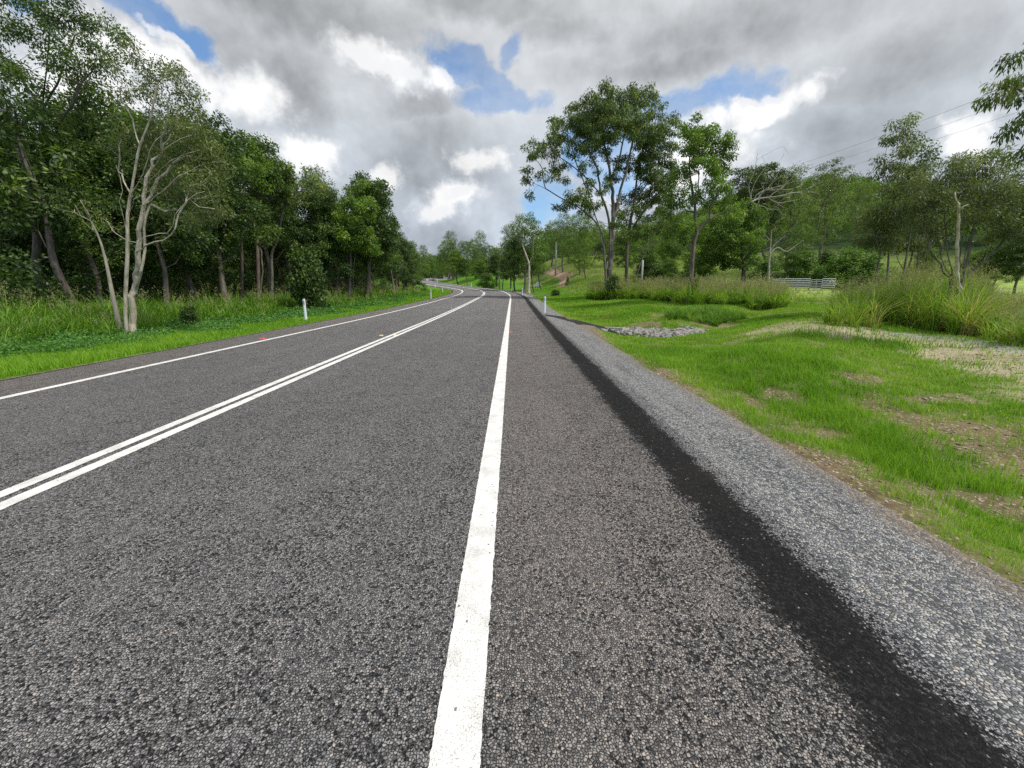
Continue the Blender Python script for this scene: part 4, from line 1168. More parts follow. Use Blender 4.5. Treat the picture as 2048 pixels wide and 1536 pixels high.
# ---- slim trunks and crowns deeper in the wood (nothing tells them apart)
rw = np.random.default_rng(21); n = 0
for k in range(400):
    Y = rw.uniform(18, 78); dd = rw.uniform(15.5, 46)
    x = -3.5 - dd; d, z, s = road_near([x], [Y])
    if d[0] > -15: continue
    if abs(x) / Y > 1.5: continue
    place(PROTO[['t1', 't2', 'd1', 'd2'][int(rw.integers(0, 4))]], x, Y, rw.uniform(7.0, 9.2), 'slender dark tree standing deep in the shaded wood on the left', 'tree', 'trees deep inside the left wood', rw.uniform(0, 6.28), rw.uniform(.9, 1.3)); n += 1
    if n >= 95: break
def leaf_mass(name, label, x, y, zlo, zhi, ll, lw, mat, tb, nper, rcl, cat='undergrowth'):
    h = H(x, y); z = h + rng.uniform(0, 1, len(x)) ** .8 * (zhi - zlo) + zlo
    me = leaves(np.stack([x, y, z], 1), rcl, nper, ll, lw, M[mat], .3, .7, rng, tb, name)
    return tag(link(name, me), label, cat, kind='stuff')
x, y, r = polar_pts(2600, 20, 80, -66, -14, .2)
d, _, _ = road_near(x, y); k = (d < -14.5) & (d > -40)
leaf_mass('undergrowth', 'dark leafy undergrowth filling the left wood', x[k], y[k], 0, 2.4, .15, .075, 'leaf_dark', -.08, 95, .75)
x, y, r = polar_pts(2600, 48, 120, -70, -10, .0)
d, _, _ = road_near(x, y); k = (d < -38) & (d > -75)
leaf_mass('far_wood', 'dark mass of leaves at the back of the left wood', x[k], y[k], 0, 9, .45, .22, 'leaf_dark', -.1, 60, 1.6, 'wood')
place(PROTO['s2'], *at(385, 655)[:2], .95, 'small dark bush at the foot of the grass bank on the left', 'shrub', None, 1, 1.0)
place(PROTO['s2'], *at(815, 577)[:2], 2.0, 'small bush beside the left guide posts at the bend', 'shrub', None, 2, 1.2)

LM = 1.8
# ---- trees right of the road
hero('eucalyptus_tree', 'very tall spreading gum tree with many grey limbs right of the road', 'tree', 43,
     [(1213, 602), (1211, 545), (1208, 500), (1205, 468), (1190, 442), (1165, 420), (1146, 408), (1120, 395), (1091, 377), (1066, 366)],
     [[(1220, 602, .5), (1219, 540, .5), (1219, 450, .5), (1204, 395, 0), (1180, 365, -.5), (1160, 344, -1), (1120, 315, -1), (1085, 300, -1)],
      [(1222, 540, .5), (1226, 424, 1), (1222, 359, 1), (1208, 286, 1), (1197, 231, 1)], [(1226, 440, 1), (1237, 395, 1), (1250, 350, 1), (1262, 300, 1), (1275, 230, 1)],
      [(1206, 500), (1200, 460, 1), (1190, 430, 2), (1175, 380, 3), (1150, 320, 3), (1140, 270, 3)], [(1222, 359, 1), (1240, 310, 0), (1250, 250, 0), (1240, 200, 0)],
      [(1204, 395, 0), (1195, 340, 0), (1170, 280, 0)], [(1219, 450, .5), (1245, 400, 2), (1290, 360, 3), (1320, 300, 3)]],
     [(1050, 352, 20, 16), (1085, 300, 40, 18), (1060, 390, 10, 14), (1095, 345, 24, 10, 1), (1140, 255, 46, 26, 1), (1120, 285, 26, 20, -1), (1185, 215, 44, 24), (1150, 218, 26, 16, 2), (1240, 195, 44, 22),
      (1300, 195, 30, 20, 1), (1320, 222, 18, 16, 1), (1225, 250, 60, 36, -1), (1285, 260, 40, 34, 1), (1190, 300, 40, 18, 2), (1150, 392, 36, 12, -1.5), (1195, 372, 26, 14, -1.5), (1310, 300, 30, 30, 3),
      (1250, 325, 36, 16, 3), (1120, 330, 18, 12, 2), (1215, 175, 16, 10, 0), (1180, 415, 26, 14, 1), (1235, 440, 16, 20, -1), (1260, 230, 40, 30, 1), (1200, 245, 50, 26, 1), (1165, 290, 34, 22, 0), (1290, 320, 26, 20, 2), (1225, 360, 26, 12, 2), (1130, 415, 22, 10, 0), (1250, 470, 22, 22, 1), (1205, 500, 16, 22, 1.5), (1275, 425, 26, 18, 2), (1150, 402, 34, 10, -1), (1178, 335, 26, 12, -.5), (1110, 360, 24, 9, -1), (1130, 240, 20, 12, 1), (1105, 275, 22, 12, 0), (1262, 195, 26, 14, 1), (1340, 260, 16, 20, 2), (1205, 210, 30, 18, 1), (1170, 250, 34, 20, 2)],
     'bark_grey', 'leaf_gum', .33, .80, .50, 72, .22, .075, .75, seed=33, bf=.30, step=.5, r_tip=.010, rough=.08, minr=.006)
hero('eucalyptus_tree', 'second tall gum with a brown trunk behind the spreading gum', 'tree', 46,
     [(1252, 600), (1253, 560), (1255, 486), (1268, 402), (1277, 337), (1292, 268)],
     [[(1268, 402), (1300, 360), (1325, 320), (1335, 290)], [(1255, 486), (1275, 440), (1305, 400), (1330, 375)], [(1277, 337), (1262, 290), (1260, 250)]],
     [(1320, 260, 30, 26), (1335, 310, 26, 30, 1), (1300, 300, 30, 22, -1), (1330, 360, 24, 22, 1), (1290, 390, 36, 22, 1), (1255, 420, 24, 18, 1), (1330, 400, 22, 24, 2), (1270, 345, 26, 16, 1), (1340, 235, 14, 12), (1300, 345, 34, 22, 0), (1315, 385, 34, 26, 1), (1275, 455, 28, 24, 1), (1235, 405, 20, 16, 0), (1320, 440, 30, 26, 1), (1240, 470, 18, 24, 0), (1345, 350, 22, 26, 2), (1300, 275, 30, 20, 1)],
     'bark_brown', 'leaf_gum', .22, .82, .50, 70, .22, .08, .7, seed=34, bf=.3, step=.5, r_tip=.010, minr=.006)
hero('dead_sapling', 'thin leaning pale trunk with few leaves right of the two gums', 'tree', 44,
     [(1269, 602), (1272, 560), (1280, 530), (1292, 501), (1305, 475), (1320, 448)], [[(1292, 501), (1315, 480), (1340, 462)], [(1280, 530), (1284, 500), (1282, 480)]],
     [(1325, 440, 18, 12), (1345, 462, 14, 8)], 'bark_grey', 'leaf_gum', .10, .9, .4, 30, .2, .07, .7, seed=35, minr=.006)
hero('leafy_tree', 'upright tree with a forked brown trunk and bright leaf clusters right of centre', 'tree', 31.7,
     [(1378, 612), (1381, 575), (1383, 541), (1388, 486), (1394, 464), (1390, 440), (1390, 413), (1381, 359), (1379, 322), (1384, 280)],
     [[(1394, 464), (1408, 450), (1419, 439), (1422, 415), (1423, 395), (1408, 345)], [(1390, 413), (1398, 380), (1396, 330)], [(1423, 410), (1440, 380), (1450, 330)], [(1381, 359), (1368, 340), (1362, 310)],
      [(1419, 439), (1440, 425), (1462, 420)]],
     [(1392, 258, 34, 20), (1440, 275, 26, 22), (1370, 285, 22, 24), (1410, 295, 36, 24, 1), (1452, 312, 20, 26), (1405, 335, 40, 18, -.5), (1440, 345, 26, 16, 1), (1358, 345, 18, 26), (1375, 385, 22, 16, -1), (1352, 425, 26, 20, .5),
      (1375, 455, 16, 14, -.6), (1440, 400, 26, 22, 1), (1350, 468, 22, 22, 1), (1332, 500, 26, 16, 2), (1400, 280, 30, 20, -1), (1425, 375, 30, 20, 0), (1398, 400, 20, 18, 1), (1460, 430, 22, 20, 1), (1350, 395, 20, 18, 0), (1375, 500, 16, 20, 1)],
     'bark_brown', 'leaf_mid', .21, .60, .40, 82, .15, .075, .35, seed=36, bf=.35, step=.35, r_tip=.009, rough=.06, tb=.08)
hero('leafy_tree', 'dense rounded tree with drooping bright leaves beside the forked trunk', 'tree', 39,
     [(1490, 600), (1489, 560), (1485, 520), (1480, 470)], [[(1485, 520), (1465, 490), (1445, 460)], [(1486, 530), (1505, 490), (1510, 450)]],
     [(1478, 430, 38, 26), (1510, 455, 24, 34), (1450, 450, 32, 30, -1), (1490, 480, 42, 28, -1), (1440, 490, 28, 24), (1515, 505, 18, 28, 1), (1470, 520, 42, 20, 0), (1425, 515, 24, 22, 1), (1400, 535, 28, 16, 1)],
     'bark_dark', 'leaf_mid', .22, .8, .50, 110, .18, .095, .35, seed=37, tb=.04)
hero('leafy_tree', 'dark crowned tree with bleached dead branches on its right side', 'tree', 49,
     [(1482, 595), (1485, 560), (1492, 520), (1510, 460), (1515, 420)], [[(1510, 460), (1530, 420), (1535, 380)], [(1510, 460), (1490, 410), (1480, 370)]],
     [(1495, 352, 34, 20), (1540, 350, 34, 22), (1480, 380, 26, 26), (1525, 385, 42, 28, 2), (1505, 420, 40, 26, 1), (1555, 395, 26, 28, 3), (1540, 430, 30, 24, 2), (1580, 365, 14, 18, 3)],
     'bark_dark', 'leaf_gum', .26, .9, .55, 110, .21, .09, .5, seed=38, tb=-.05)
def dead_branches(name, label, Y, chains, rb, cat='dead branch'):
    rs = np.random.default_rng(5); limbs = [np.array([P3(p[0], p[1], Y + (p[2] if len(p) > 2 else 0)) for p in c]) for c in chains]
    org = limbs[0][0].copy(); limbs = [l - org for l in limbs]
    tips = []
    for l in limbs:
        for q in l[1:]:
            for _ in range(5): tips.append(q + rs.normal(0, 1, 3) * np.array([1.2, .8, .8]) + [.3, 0, .2])
    pos, par, rad = grow(limbs, np.array(tips), .15, .014, rb, .35, .05, .1, rs)
    me = wood_mesh(pos, par, rad, M['deadwood'], name, .03, 1.0, .004)
    o = link(name, me); o.location = org; return tag(o, label, cat)
o = dead_branches('dead_limb', 'fan of bleached bare branches reaching right out of the dark crowned tree', 46.5,
    [[(1502, 405), (1515, 398), (1535, 395), (1560, 392), (1590, 385), (1612, 388)], [(1505, 400), (1520, 385), (1545, 378), (1575, 380), (1600, 372)], [(1502, 405), (1520, 410), (1545, 418), (1565, 400), (1575, 380)], [(1502, 400), (1498, 370), (1508, 345), (1512, 325)], [(1515, 398), (1540, 370), (1555, 350), (1562, 338)], [(1535, 395), (1560, 378), (1590, 350), (1597, 340)], [(1515, 398), (1530, 380), (1560, 372), (1590, 362)], [(1502, 405), (1505, 375), (1520, 350), (1530, 335)], [(1535, 395), (1550, 405), (1585, 402), (1600, 398)]], .11)
dead_branches('dead_tree', 'dead pale pole like trunk with bare crooked limbs', 50,
    [[(1536, 592), (1538, 530), (1541, 490), (1543, 455)], [(1538, 508), (1555, 495), (1575, 503), (1600, 485)], [(1540, 500), (1560, 480), (1570, 470)], [(1541, 480), (1530, 470), (1525, 462)]], .17, 'dead tree')
# cluster of slender trees in the near tall grass
hero('slender_tree', 'tall pointed slender tree in the near grass patch', 'tree', 18.5,
     [(1768, 625), (1774, 560), (1780, 480), (1790, 400), (1800, 330), (1806, 280), (1808, 245)], [[(1790, 400), (1770, 350), (1768, 320)], [(1795, 380), (1830, 340), (1845, 310)]],
     [(1808, 248, 18, 18), (1795, 280, 26, 20), (1832, 290, 20, 18, .3), (1785, 315, 24, 20), (1815, 325, 30, 18, .4), (1775, 350, 20, 16), (1830, 350, 30, 20, -.3)],
     'bark_grey', 'leaf_olive', .065, .42, .32, 74, .12, .036, .8, seed=41, tb=.06, minr=.006)
hero('slender_tree', 'slender tree with a bright green tuft above a grey stem', 'tree', 17.5,
     [(1792, 630), (1797, 590), (1808, 540), (1818, 480), (1830, 400), (1845, 330)], [[(1808, 540), (1790, 500), (1775, 470)], [(1818, 480), (1850, 440), (1865, 400)]],
     [(1840, 300, 24, 20), (1852, 335, 26, 24), (1830, 370, 34, 26, .4), (1860, 395, 30, 30, -.4), (1815, 420, 36, 26, .3), (1790, 460, 30, 22, .2)],
     'bark_grey', 'leaf_olive', .06, .42, .34, 72, .12, .040, .6, seed=42, tb=.12, minr=.006)
hero('slender_tree', 'leftmost thin trunk of the slender trees in the near grass', 'tree', 18,
     [(1742, 625), (1748, 590), (1752, 550), (1762, 500), (1768, 450), (1765, 400)], [[(1762, 500), (1748, 460), (1740, 430)]],
     [(1765, 400, 30, 28), (1750, 440, 30, 28, .3), (1780, 430, 30, 30, -.3), (1740, 480, 22, 20, .5), (1775, 480, 26, 18, .2)],
     'bark_grey', 'leaf_olive', .065, .42, .34, 66, .12, .040, .6, seed=43, tb=.05, minr=.006)
hero('slender_tree', 'twin stemmed slender tree nearest the acacia', 'tree', 19.5,
     [(1822, 625), (1826, 580), (1835, 530), (1838, 480), (1845, 430)], [[(1805, 625, .4), (1806, 570, .4), (1822, 520, .2), (1830, 470, 0)], [(1838, 480), (1860, 450), (1880, 420)]],
     [(1850, 400, 34, 30), (1820, 440, 30, 28, -.4), (1870, 440, 34, 30, .6), (1840, 480, 38, 24), (1800, 490, 28, 20, .5)],
     'bark_grey', 'leaf_olive', .07, .42, .34, 66, .13, .040, .6, seed=44, tb=.04, minr=.006)
fan = [[(1903, 565), (1880, 530, -.2), (1862, 500, -.3), (1850, 460, -.3), (1840, 420, -.3)], [(1903, 560), (1885, 520, .3), (1875, 470, .4), (1868, 400, .5)], [(1905, 560), (1895, 500, .1), (1890, 440, .1), (1888, 370, .1)],
       [(1925, 560), (1940, 500, .2), (1952, 440, .3), (1960, 370, .4)], [(1925, 555), (1955, 510, -.2), (1985, 470, -.3), (2010, 420, -.4)], [(1922, 560), (1960, 530, .3), (2000, 490, .4), (2040, 450, .5)],
       [(1915, 560), (1922, 500, -.3), (1928, 430, -.4), (1930, 360, -.4)], [(1903, 563), (1870, 540, .2), (1845, 520, .3), (1820, 490, .3)], [(1925, 550), (1938, 480, -.3), (1965, 420, -.5), (1990, 360, -.6)]]
acacia = hero('acacia_tree', 'wide umbrella shaped acacia with stems fanning from a low fork at the right', 'tree', 13.7,
     [(1893, 668), (1898, 630), (1912, 600), (1918, 580), (1925, 560)], [[(1898, 632, .1), (1895, 600, .1), (1903, 575, .1), (1904, 555, .1)]] + fan,
     [(1900, 340, 52, 26), (1960, 335, 52, 28, .3), (2020, 355, 46, 30), (1860, 380, 40, 30, -.2), (1915, 380, 50, 26, .6), (1975, 385, 50, 28, -.5), (2035, 405, 46, 36, .2), (1835, 425, 32, 30), (1870, 430, 30, 24, -.5), (1990, 430, 46, 26, -.6),
      (2050, 455, 40, 30, -.2), (1935, 425, 34, 20, .9), (1850, 465, 26, 20, .4), (2010, 470, 34, 18, .5), (2090, 400, 40, 50)],
     'bark_grey', 'leaf_olive', .095, .33, .27, 84, .10, .024, .35, seed=45, bf=.15, step=.25, r_tip=.005, rough=.06, minr=.0055, tb=.10, wob=.035)
def snapped_stem(tree):
    pts = [P3(px, py, Y) - np.array(tree.location) for px, py, Y in [(1921, 585, 13.68), (1914, 550, 13.5), (1915, 500, 13.25), (1917, 450, 13.05), (1918, 418, 12.95), (1913, 400, 12.9), (1909, 384, 12.9)]]
    b = MB(); P_ = resample(pts, .12); rs = np.random.default_rng(3); P_[1:] += rs.normal(0, .006, P_[1:].shape)
    t = np.linspace(0, 1, len(P_)); rr = (.056 - .026 * t) * (1 + rs.normal(0, .07, len(P_))); rr[-3:] *= .5
    b.tube(P_, rr, 9)
    f = P3(1918, 420, 12.95) - np.array(tree.location); g_ = P3(1928, 412, 12.93) - np.array(tree.location); h_ = P3(1937, 409, 12.9) - np.array(tree.location)
    b.tube([f, g_, h_], [.03, .02, .008], 6)
    o = b.build('snapped_stem', M['bark_cream'], tree, True); o['label'] = 'stripped cream coloured stem snapped off at the top'
snapped_stem(acacia)
# branch of a gum that stands just outside the frame
hero('eucalyptus_tree', 'gum branch hanging into the frame at the top right', 'tree', 9.5,
     [(2330, 760), (2320, 600), (2290, 420), (2250, 260), (2180, 140)],
     [[(2250, 260), (2150, 210, -.2), (2070, 190, -.3), (2010, 175, -.3), (1965, 192, -.3)], [(2180, 140), (2110, 110, 0), (2050, 100, 0), (2010, 125, 0)], [(2150, 210, -.2), (2080, 235, -.1), (2040, 250, 0), (2025, 290, 0)]],
     [(2030, 110, 26, 10), (2070, 95, 40, 14), (1985, 190, 24, 7, -.3), (2015, 170, 26, 9, -.3), (2040, 215, 26, 22), (2060, 160, 30, 20), (2030, 255, 16, 16), (2045, 300, 16, 12), (2080, 240, 40, 40), (2150, 150, 60, 50), (2200, 250, 70, 60), (2260, 160, 70, 60), (2110, 330, 30, 30)],
     'bark_grey', 'leaf_gum', .20, .34, .22, 62, .11, .028, 1.1, seed=47, bf=.25, step=.3, minr=.003, tb=.05)
LM = 1.0
right = [
    ('d2', 2010, 485, 52, 1.5, 'dark shrubby tree behind the acacia at the right edge'),
    ('d4', 1960, 500, 57, 1.5, 'dark leafy thicket tree behind the snapped trunk'),
    ('d1', 2060, 470, 50, 1.3, 'dark tree at the right edge beyond the wire fence'),
    ('d2', 1870, 495, 48, 1.3, 'dark leafy tree between the slender trees and the acacia'),
    ('g3', 1290, 430, 62, 1.0, 'leafy gum in the gap behind the leaning pale trunk'),
    ('g1', 1330, 405, 70, 1.0, 'gum crown seen behind the forked tree'),
    ('d3', 1420, 430, 62, 1.2, 'dark tree behind the forked trunk tree'),
    ('d4', 1340, 515, 50, 1.1, 'low rounded bush behind the feathery grass'),
    ('d4', 1385, 505, 54, 1.2, 'leafy bush behind the forked trunk'),
    ('g1', 1605, 335, 78, 1.0, 'tall gum with an open crown right of the dead branches'),
    ('g2', 1645, 330, 84, 1.1, 'wispy gum crown standing against the cloud'),
    ('g1', 1675, 345, 88, 1.0, 'thin topped gum at the left end of the wooded hill'),
    ('g2', 1560, 340, 80, 1.0, 'gum behind the dark crowned tree'),
    ('g3', 1612, 445, 70, 1.0, 'gum with a straight pale trunk before the wooded hill'),
    ('g1', 1735, 368, 110, .9, 'small gum on the skyline of the hill'),
    ('g3', 1165, 420, 88, 1.1, 'gum on the slope behind the spreading gum'),
    ('g1', 1130, 425, 96, 1.0, 'gum beside the dirt track on the slope'),
    ('g3', 1105, 440, 112, 1.1, 'gum at the top of the dirt track'),
    ('g2', 1190, 440, 100, 1.1, 'gum uphill of the dirt track'),
    ('g1', 1150, 470, 120, 1.2, 'round crowned gum high on the slope'),
    ('g3', 1050, 422, 74, 1.05, 'dark gum above the side road with a forked pale trunk'),
    ('d1', 1030, 470, 78, 1.1, 'leafy tree left of the forked pale trunk'),
    ('d3', 1070, 485, 76, .9, 'leafy tree right of the forked pale trunk'),
    ('g1', 1022, 450, 92, .9, 'thin gum behind the bend'),
    ('g1', 905, 462, 118, .9, 'gum with a pale trunk left of the far bend trees'),
    ('g3', 930, 480, 122, 1.1, 'rounded gum in the row beyond the bend'),
    ('g2', 968, 462, 118, .9, 'airy topped gum in the row beyond the bend'),
    ('g3', 950, 492, 110, 1.0, 'darker gum below the airy topped one'),
    ('g1', 990, 495, 112, 1.1, 'low gum near the short pole'),
    ('g3', 885, 500, 140, 1.0, 'small gum left of the row beyond the bend'),
    ('d3', 1005, 510, 90, 1.1, 'bushy tree just behind the short pole'),
    ('g1', 843, 490, 150, .8, 'gum alone against the sky where the road vanishes'),
    ('g3', 868, 517, 165, .9, 'far tree low on the horizon above the road'),
    ('g2', 828, 510, 160, .9, 'far tree at the edge of the left wood'),
    ('g1', 915, 500, 150, 1.0, 'far gum behind the row beyond the bend'),
    ('g3', 893, 478, 116, 1.2, 'full crowned gum at the left of the row beyond the bend'),
    ('d3', 915, 500, 108, 1.2, 'low dense tree under the pale trunked gum beyond the bend'),
    ('g3', 945, 476, 126, 1.2, 'olive crowned gum in the middle of the row beyond the bend'),
    ('d3', 935, 515, 106, 1.3, 'low dark tree in the middle of the row beyond the bend'),
    ('g3', 975, 488, 116, 1.3, 'spreading gum at the right of the row beyond the bend'),
    ('d3', 965, 520, 100, 1.3, 'low dark tree at the right of the row beyond the bend'),
    ('d1', 992, 505, 98, 1.3, 'dark tree above the wide green bush'),
    ('d3', 1085, 490, 84, 1.2, 'dark tree between the forked pale trunk and the track'),
    ('g3', 1140, 450, 104, 1.3, 'green gum on the crest behind the grey pole'),
    ('g3', 1215, 455, 92, 1.3, 'green crowned gum behind the trunks of the spreading gum'),
    ('g3', 1175, 475, 82, 1.1, 'dark trunked gum on the grassy slope'),
    ('d3', 1265, 470, 74, 1.3, 'dense tree behind the two tall gums'),
    ('g3', 1355, 440, 76, 1.3, 'leafy gum filling the gap left of the forked trunk'),
    ('d1', 1300, 500, 60, 1.3, 'dark understorey tree behind the dead sapling'),
]
for pr, px, top, Y, sw, lab in right:
    stand(pr, px, top, Y, lab, 'tree', 'trees right of the road' if px > 870 else 'trees by the far bend', None, sw)
hero('forked_tree', 'pale Y shaped trunk standing before the dark gum above the side road', 'tree', 72,
     [(1057, 577), (1058, 550), (1058, 528), (1052, 510), (1045, 490)], [[(1058, 526), (1066, 510), (1067, 480)]],
     [(1045, 470, 14, 10), (1068, 465, 14, 10)], 'bark_pale', 'leaf_gum', .30, 1.1, .6, 60, .3, .1, .6, seed=61, minr=.01)
# the shrubs
for px, py, top, sw, pr, lab in [(975, 572, 547, 2.2, 's1', 'wide green bush on the verge below the short pole'), (1228, 600, 548, 1.1, 's2', 'dark leafy shrub at the foot of the spreading gum'),
        (1395, 612, 553, .8, 's1', 'small shrub against the base of the forked trunk'), (1110, 592, 578, 2.2, 's2', 'small round tuft on the bright verge'), (1135, 572, 552, .8, 's1', 'bush beside the dirt track'),
        (1320, 560, 528, 1.6, 's2', 'low bush under the second gum'), (1540, 572, 512, 1.9, 's1', 'spreading mango like bush left of the cattle rails'), (1590, 568, 508, 1.8, 's1', 'wide bush behind the cattle rails'),
        (1655, 570, 500, 1.0, 's2', 'dark bush right of the cattle rails'), (1700, 566, 498, 2.1, 's1', 'broad light green bush in front of the hill'), (1750, 566, 508, 1.8, 's1', 'bush behind the slender trees'), (1620, 566, 505, 1.6, 's1', 'bush between the rails and the dark bush')]:
    Y = {975: 96, 1228: 41.5, 1395: 31.4, 1110: at(1110, 592)[1], 1135: 80, 1320: 56, 1540: 70, 1590: 72, 1655: 70, 1700: 66, 1750: 64, 1620: 68}[px]
    q = P3(px, top, Y); place(PROTO[pr], q[0], Y, max(.4, q[2] - Hz(q[0], Y)), lab, 'shrub', None, random.uniform(0, 6), sw * .8)

# ---- forest that covers the hill: one mass nobody could count
def hill_forest():
    rs = np.random.default_rng(77)
    n = 6200; x = rs.uniform(-140, 420, n); y = rs.uniform(95, 420, n)
    d, _, _ = road_near(x, y); az = np.degrees(np.arctan2(x, y)); dist = np.hypot(x, y)
    g = np.exp(-(((x - 195) / 115) ** 2 + ((y - 300) / 118) ** 2))
    k = ((g > .045) | ((dist > 150) & (np.abs(d) > 16))) & (az > -48) & (az < 56) & (np.abs(d) > 12) & ~((y < 110) & (x < 45))
    k &= (az > -2) | (dist > 170) 
    x, y = x[k], y[k]; h = H(x, y); m = len(x); dist = np.hypot(x, y)
    ht = rs.uniform(7, 12, m)
    C = []; 
    rcr = []
    for j in range(5):
        a = rs.uniform(0, 6.28, m); r = rs.uniform(.3, 2.4, m)
        C.append(np.stack([x + r * np.cos(a), y + r * np.sin(a), h + ht * rs.uniform(.62, .95, m)], 1)); rcr.append(rs.uniform(1.3, 2.2, m))
    C = np.concatenate(C); rcr = np.concatenate(rcr)
    sz = .70
    me = leaves(C, rcr, 52, sz, sz * .5, M['leaf_mid'], .2, .75, rs, .06, 'hill_forest')
    o = tag(link('hill_forest', me), 'unbroken green forest covering the hill and the far horizon', 'forest', kind='stuff')
    b = h - .5; V = []; F_ = []
    sel = rs.random(m) < .45
    xs, ys, hs, tt = x[sel], y[sel], b[sel], ht[sel]
    k_ = 4; an = np.arange(k_) * np.pi / 2; w = rs.uniform(.10, .2, len(xs))
    ring = np.stack([np.cos(an), np.sin(an)], 1)
    lo = np.stack([xs[:, None] + w[:, None] * ring[None, :, 0], ys[:, None] + w[:, None] * ring[None, :, 1], np.repeat(hs[:, None], k_, 1)], -1)
    hi = lo.copy(); hi[..., 2] += tt[:, None] * .8
    V = np.concatenate([lo, hi], 1).reshape(-1, 3); i0 = np.arange(len(xs))[:, None, None] * 8
    q = np.stack([np.arange(4), (np.arange(4) + 1) % 4, (np.arange(4) + 1) % 4 + 4, np.arange(4) + 4], -1)[None]
    link('trunks', mesh_from('trunks', V, [(i0 + q).reshape(-1, 4)], M['bark_grey']), o)
hill_forest()
# ------------------------------------------------------------------ roadside things
def guide_post(px, base, label, ref, hgt=1.0, group='roadside guide posts', pos=None):
    p = at(px, base) if pos is None else pos
    z = p[2] + .02
    root = empty('guide_post', (p[0], p[1], z), random.uniform(-.12, .12), label, 'guide post', group)
    key = 'gp' + ref
    if key not in _gp:
        b = MB(); n = 9; w, t = .055, .018      # a shallow curved plastic blade with a rounded top
        for zz in (0,):
            sec = [(-w + 2 * w * i / (n - 1), -t * math.cos((i / (n - 1) - .5) * 2.4) + t * .4) for i in range(n)]
            back = [(a, q + .012) for a, q in sec[::-1]]
            ring = sec + back; V = []; hs = [-.1, 0, hgt * .5, hgt * .955, hgt * .985, hgt]
            sc_ = [1, 1, 1, 1, .9, .72]
            for h_, s_ in zip(hs, sc_): V += [(a * s_, q, h_) for a, q in ring]
            m = len(ring)
            F_ = [(j * m + i, j * m + (i + 1) % m, (j + 1) * m + (i + 1) % m, (j + 1) * m + i) for j in range(len(hs) - 1) for i in range(m)] + [tuple(range((len(hs) - 1) * m, len(hs) * m))]
            b.add(V, F_)
        body = b.build('post', M['white'], root)
        r_ = MB().box((0, -.019, hgt * .83), (.036, .008, .17), bev=.012)
        rf = r_.build('reflector', M[ref], root)
        _gp[key] = (body.data, rf.data)
    else:
        link('post', _gp[key][0], root); link('reflector', _gp[key][1], root)
    return root
_gp = {}
guide_post(1089.5, 628, 'white guide post nearest the camera on the right shoulder with a grey reflector', 'grey_ref')
guide_post(1045, 592, 'second white guide post along the right shoulder from the camera', 'grey_ref')
guide_post(1048, 581, 'white guide post just behind the second right hand post', 'grey_ref')
guide_post(1023, 583.5, 'white guide post at the near corner of the side road', 'grey_ref')
guide_post(1026.5, 579.5, 'white guide post at the far corner of the side road', 'grey_ref')
guide_post(612.5, 643, 'white guide post with a red reflector standing before the left wood', 'red_ref')
guide_post(862, 598.5, 'white guide post at the near side of the left bend', 'red_ref')
guide_post(885.3, 584.5, 'white guide post at the tip of the left bend', 'red_ref')
guide_post(870.2, 576.5, 'white guide post just past the tip of the left bend', 'red_ref')
guide_post(825, 563, 'white guide post where the far bend starts on the left', 'red_ref')
guide_post(818.5, 561.5, 'leftmost white guide post beside the dark trees at the far bend', 'red_ref')
guide_post(874.5, 567, 'white guide post on the right edge of the far bend', 'grey_ref')
guide_post(943, 574.5, 'white guide post on the right verge between the bends', 'grey_ref')
for px, s, dd, lab in [(828, 152, -5.3, 'far white guide post on the outside of the crest, leftmost of the pair'), (839, 158, -5.3, 'far white guide post on the outside of the crest, rightmost of the pair'),
                       (861, 146, 5.3, 'small white guide post inside the far bend'), (873, 153, 5.3, 'smallest white guide post inside the far bend')]:
    q = on_road([s], [dd])[0]; guide_post(px, 0, lab, 'red_ref' if dd < 0 else 'grey_ref', pos=(q[0], q[1], q[2] - .03))

# white painted tyres
def torus_mb(R_, r, a0, a1, n=28, k=12, flat=.8):
    b = MB(); V = []; N_ = n + (0 if abs(a1 - a0 - 2 * math.pi) < 1e-6 else 1)
    for i in range(N_):
        a = a0 + (a1 - a0) * i / n
        for j in range(k):
            t = 2 * math.pi * j / k; ct, st = math.cos(t), math.sin(t)
            ct = math.copysign(abs(ct) ** .7, ct); st = math.copysign(abs(st) ** .8, st)
            rr = R_ + r * ct; V.append((rr * math.cos(a), r * flat * st, rr * math.sin(a)))
    closed = N_ == n
    F_ = [(i * k + j, i * k + (j + 1) % k, ((i + 1) % N_) * k + (j + 1) % k, ((i + 1) % N_) * k + j) for i in range(n if not closed else N_) for j in range(k)]
    if not closed: F_ += [tuple(range(k)), tuple(range(n * k, (n + 1) * k))[::-1]]
    b.add(V, F_); return b
p = at(1075.5, 574); Yt = p[1]; k_ = Yt / 65.0
g = 'white painted tyres by the side road'
for dx, lab, full in ((0, 'white painted tyre standing upright on the two half tyres', True), (-.33, 'half buried white tyre on the left below the upright one', False), (.33, 'half buried white tyre on the right below the upright one', False)):
    b = torus_mb(.215, .105, 0, 2 * math.pi) if full else torus_mb(.20, .09, -.15, math.pi + .15, 18)
    o = b.build('painted_tyre', M['tyre'], None, True)
    o.location = (p[0] + dx * k_, Yt, Hz(p[0] + dx * k_, Yt) + (.44 if full else .02) * k_); o.scale = (k_, k_, k_)
    tag(o, lab, 'tyre', g)

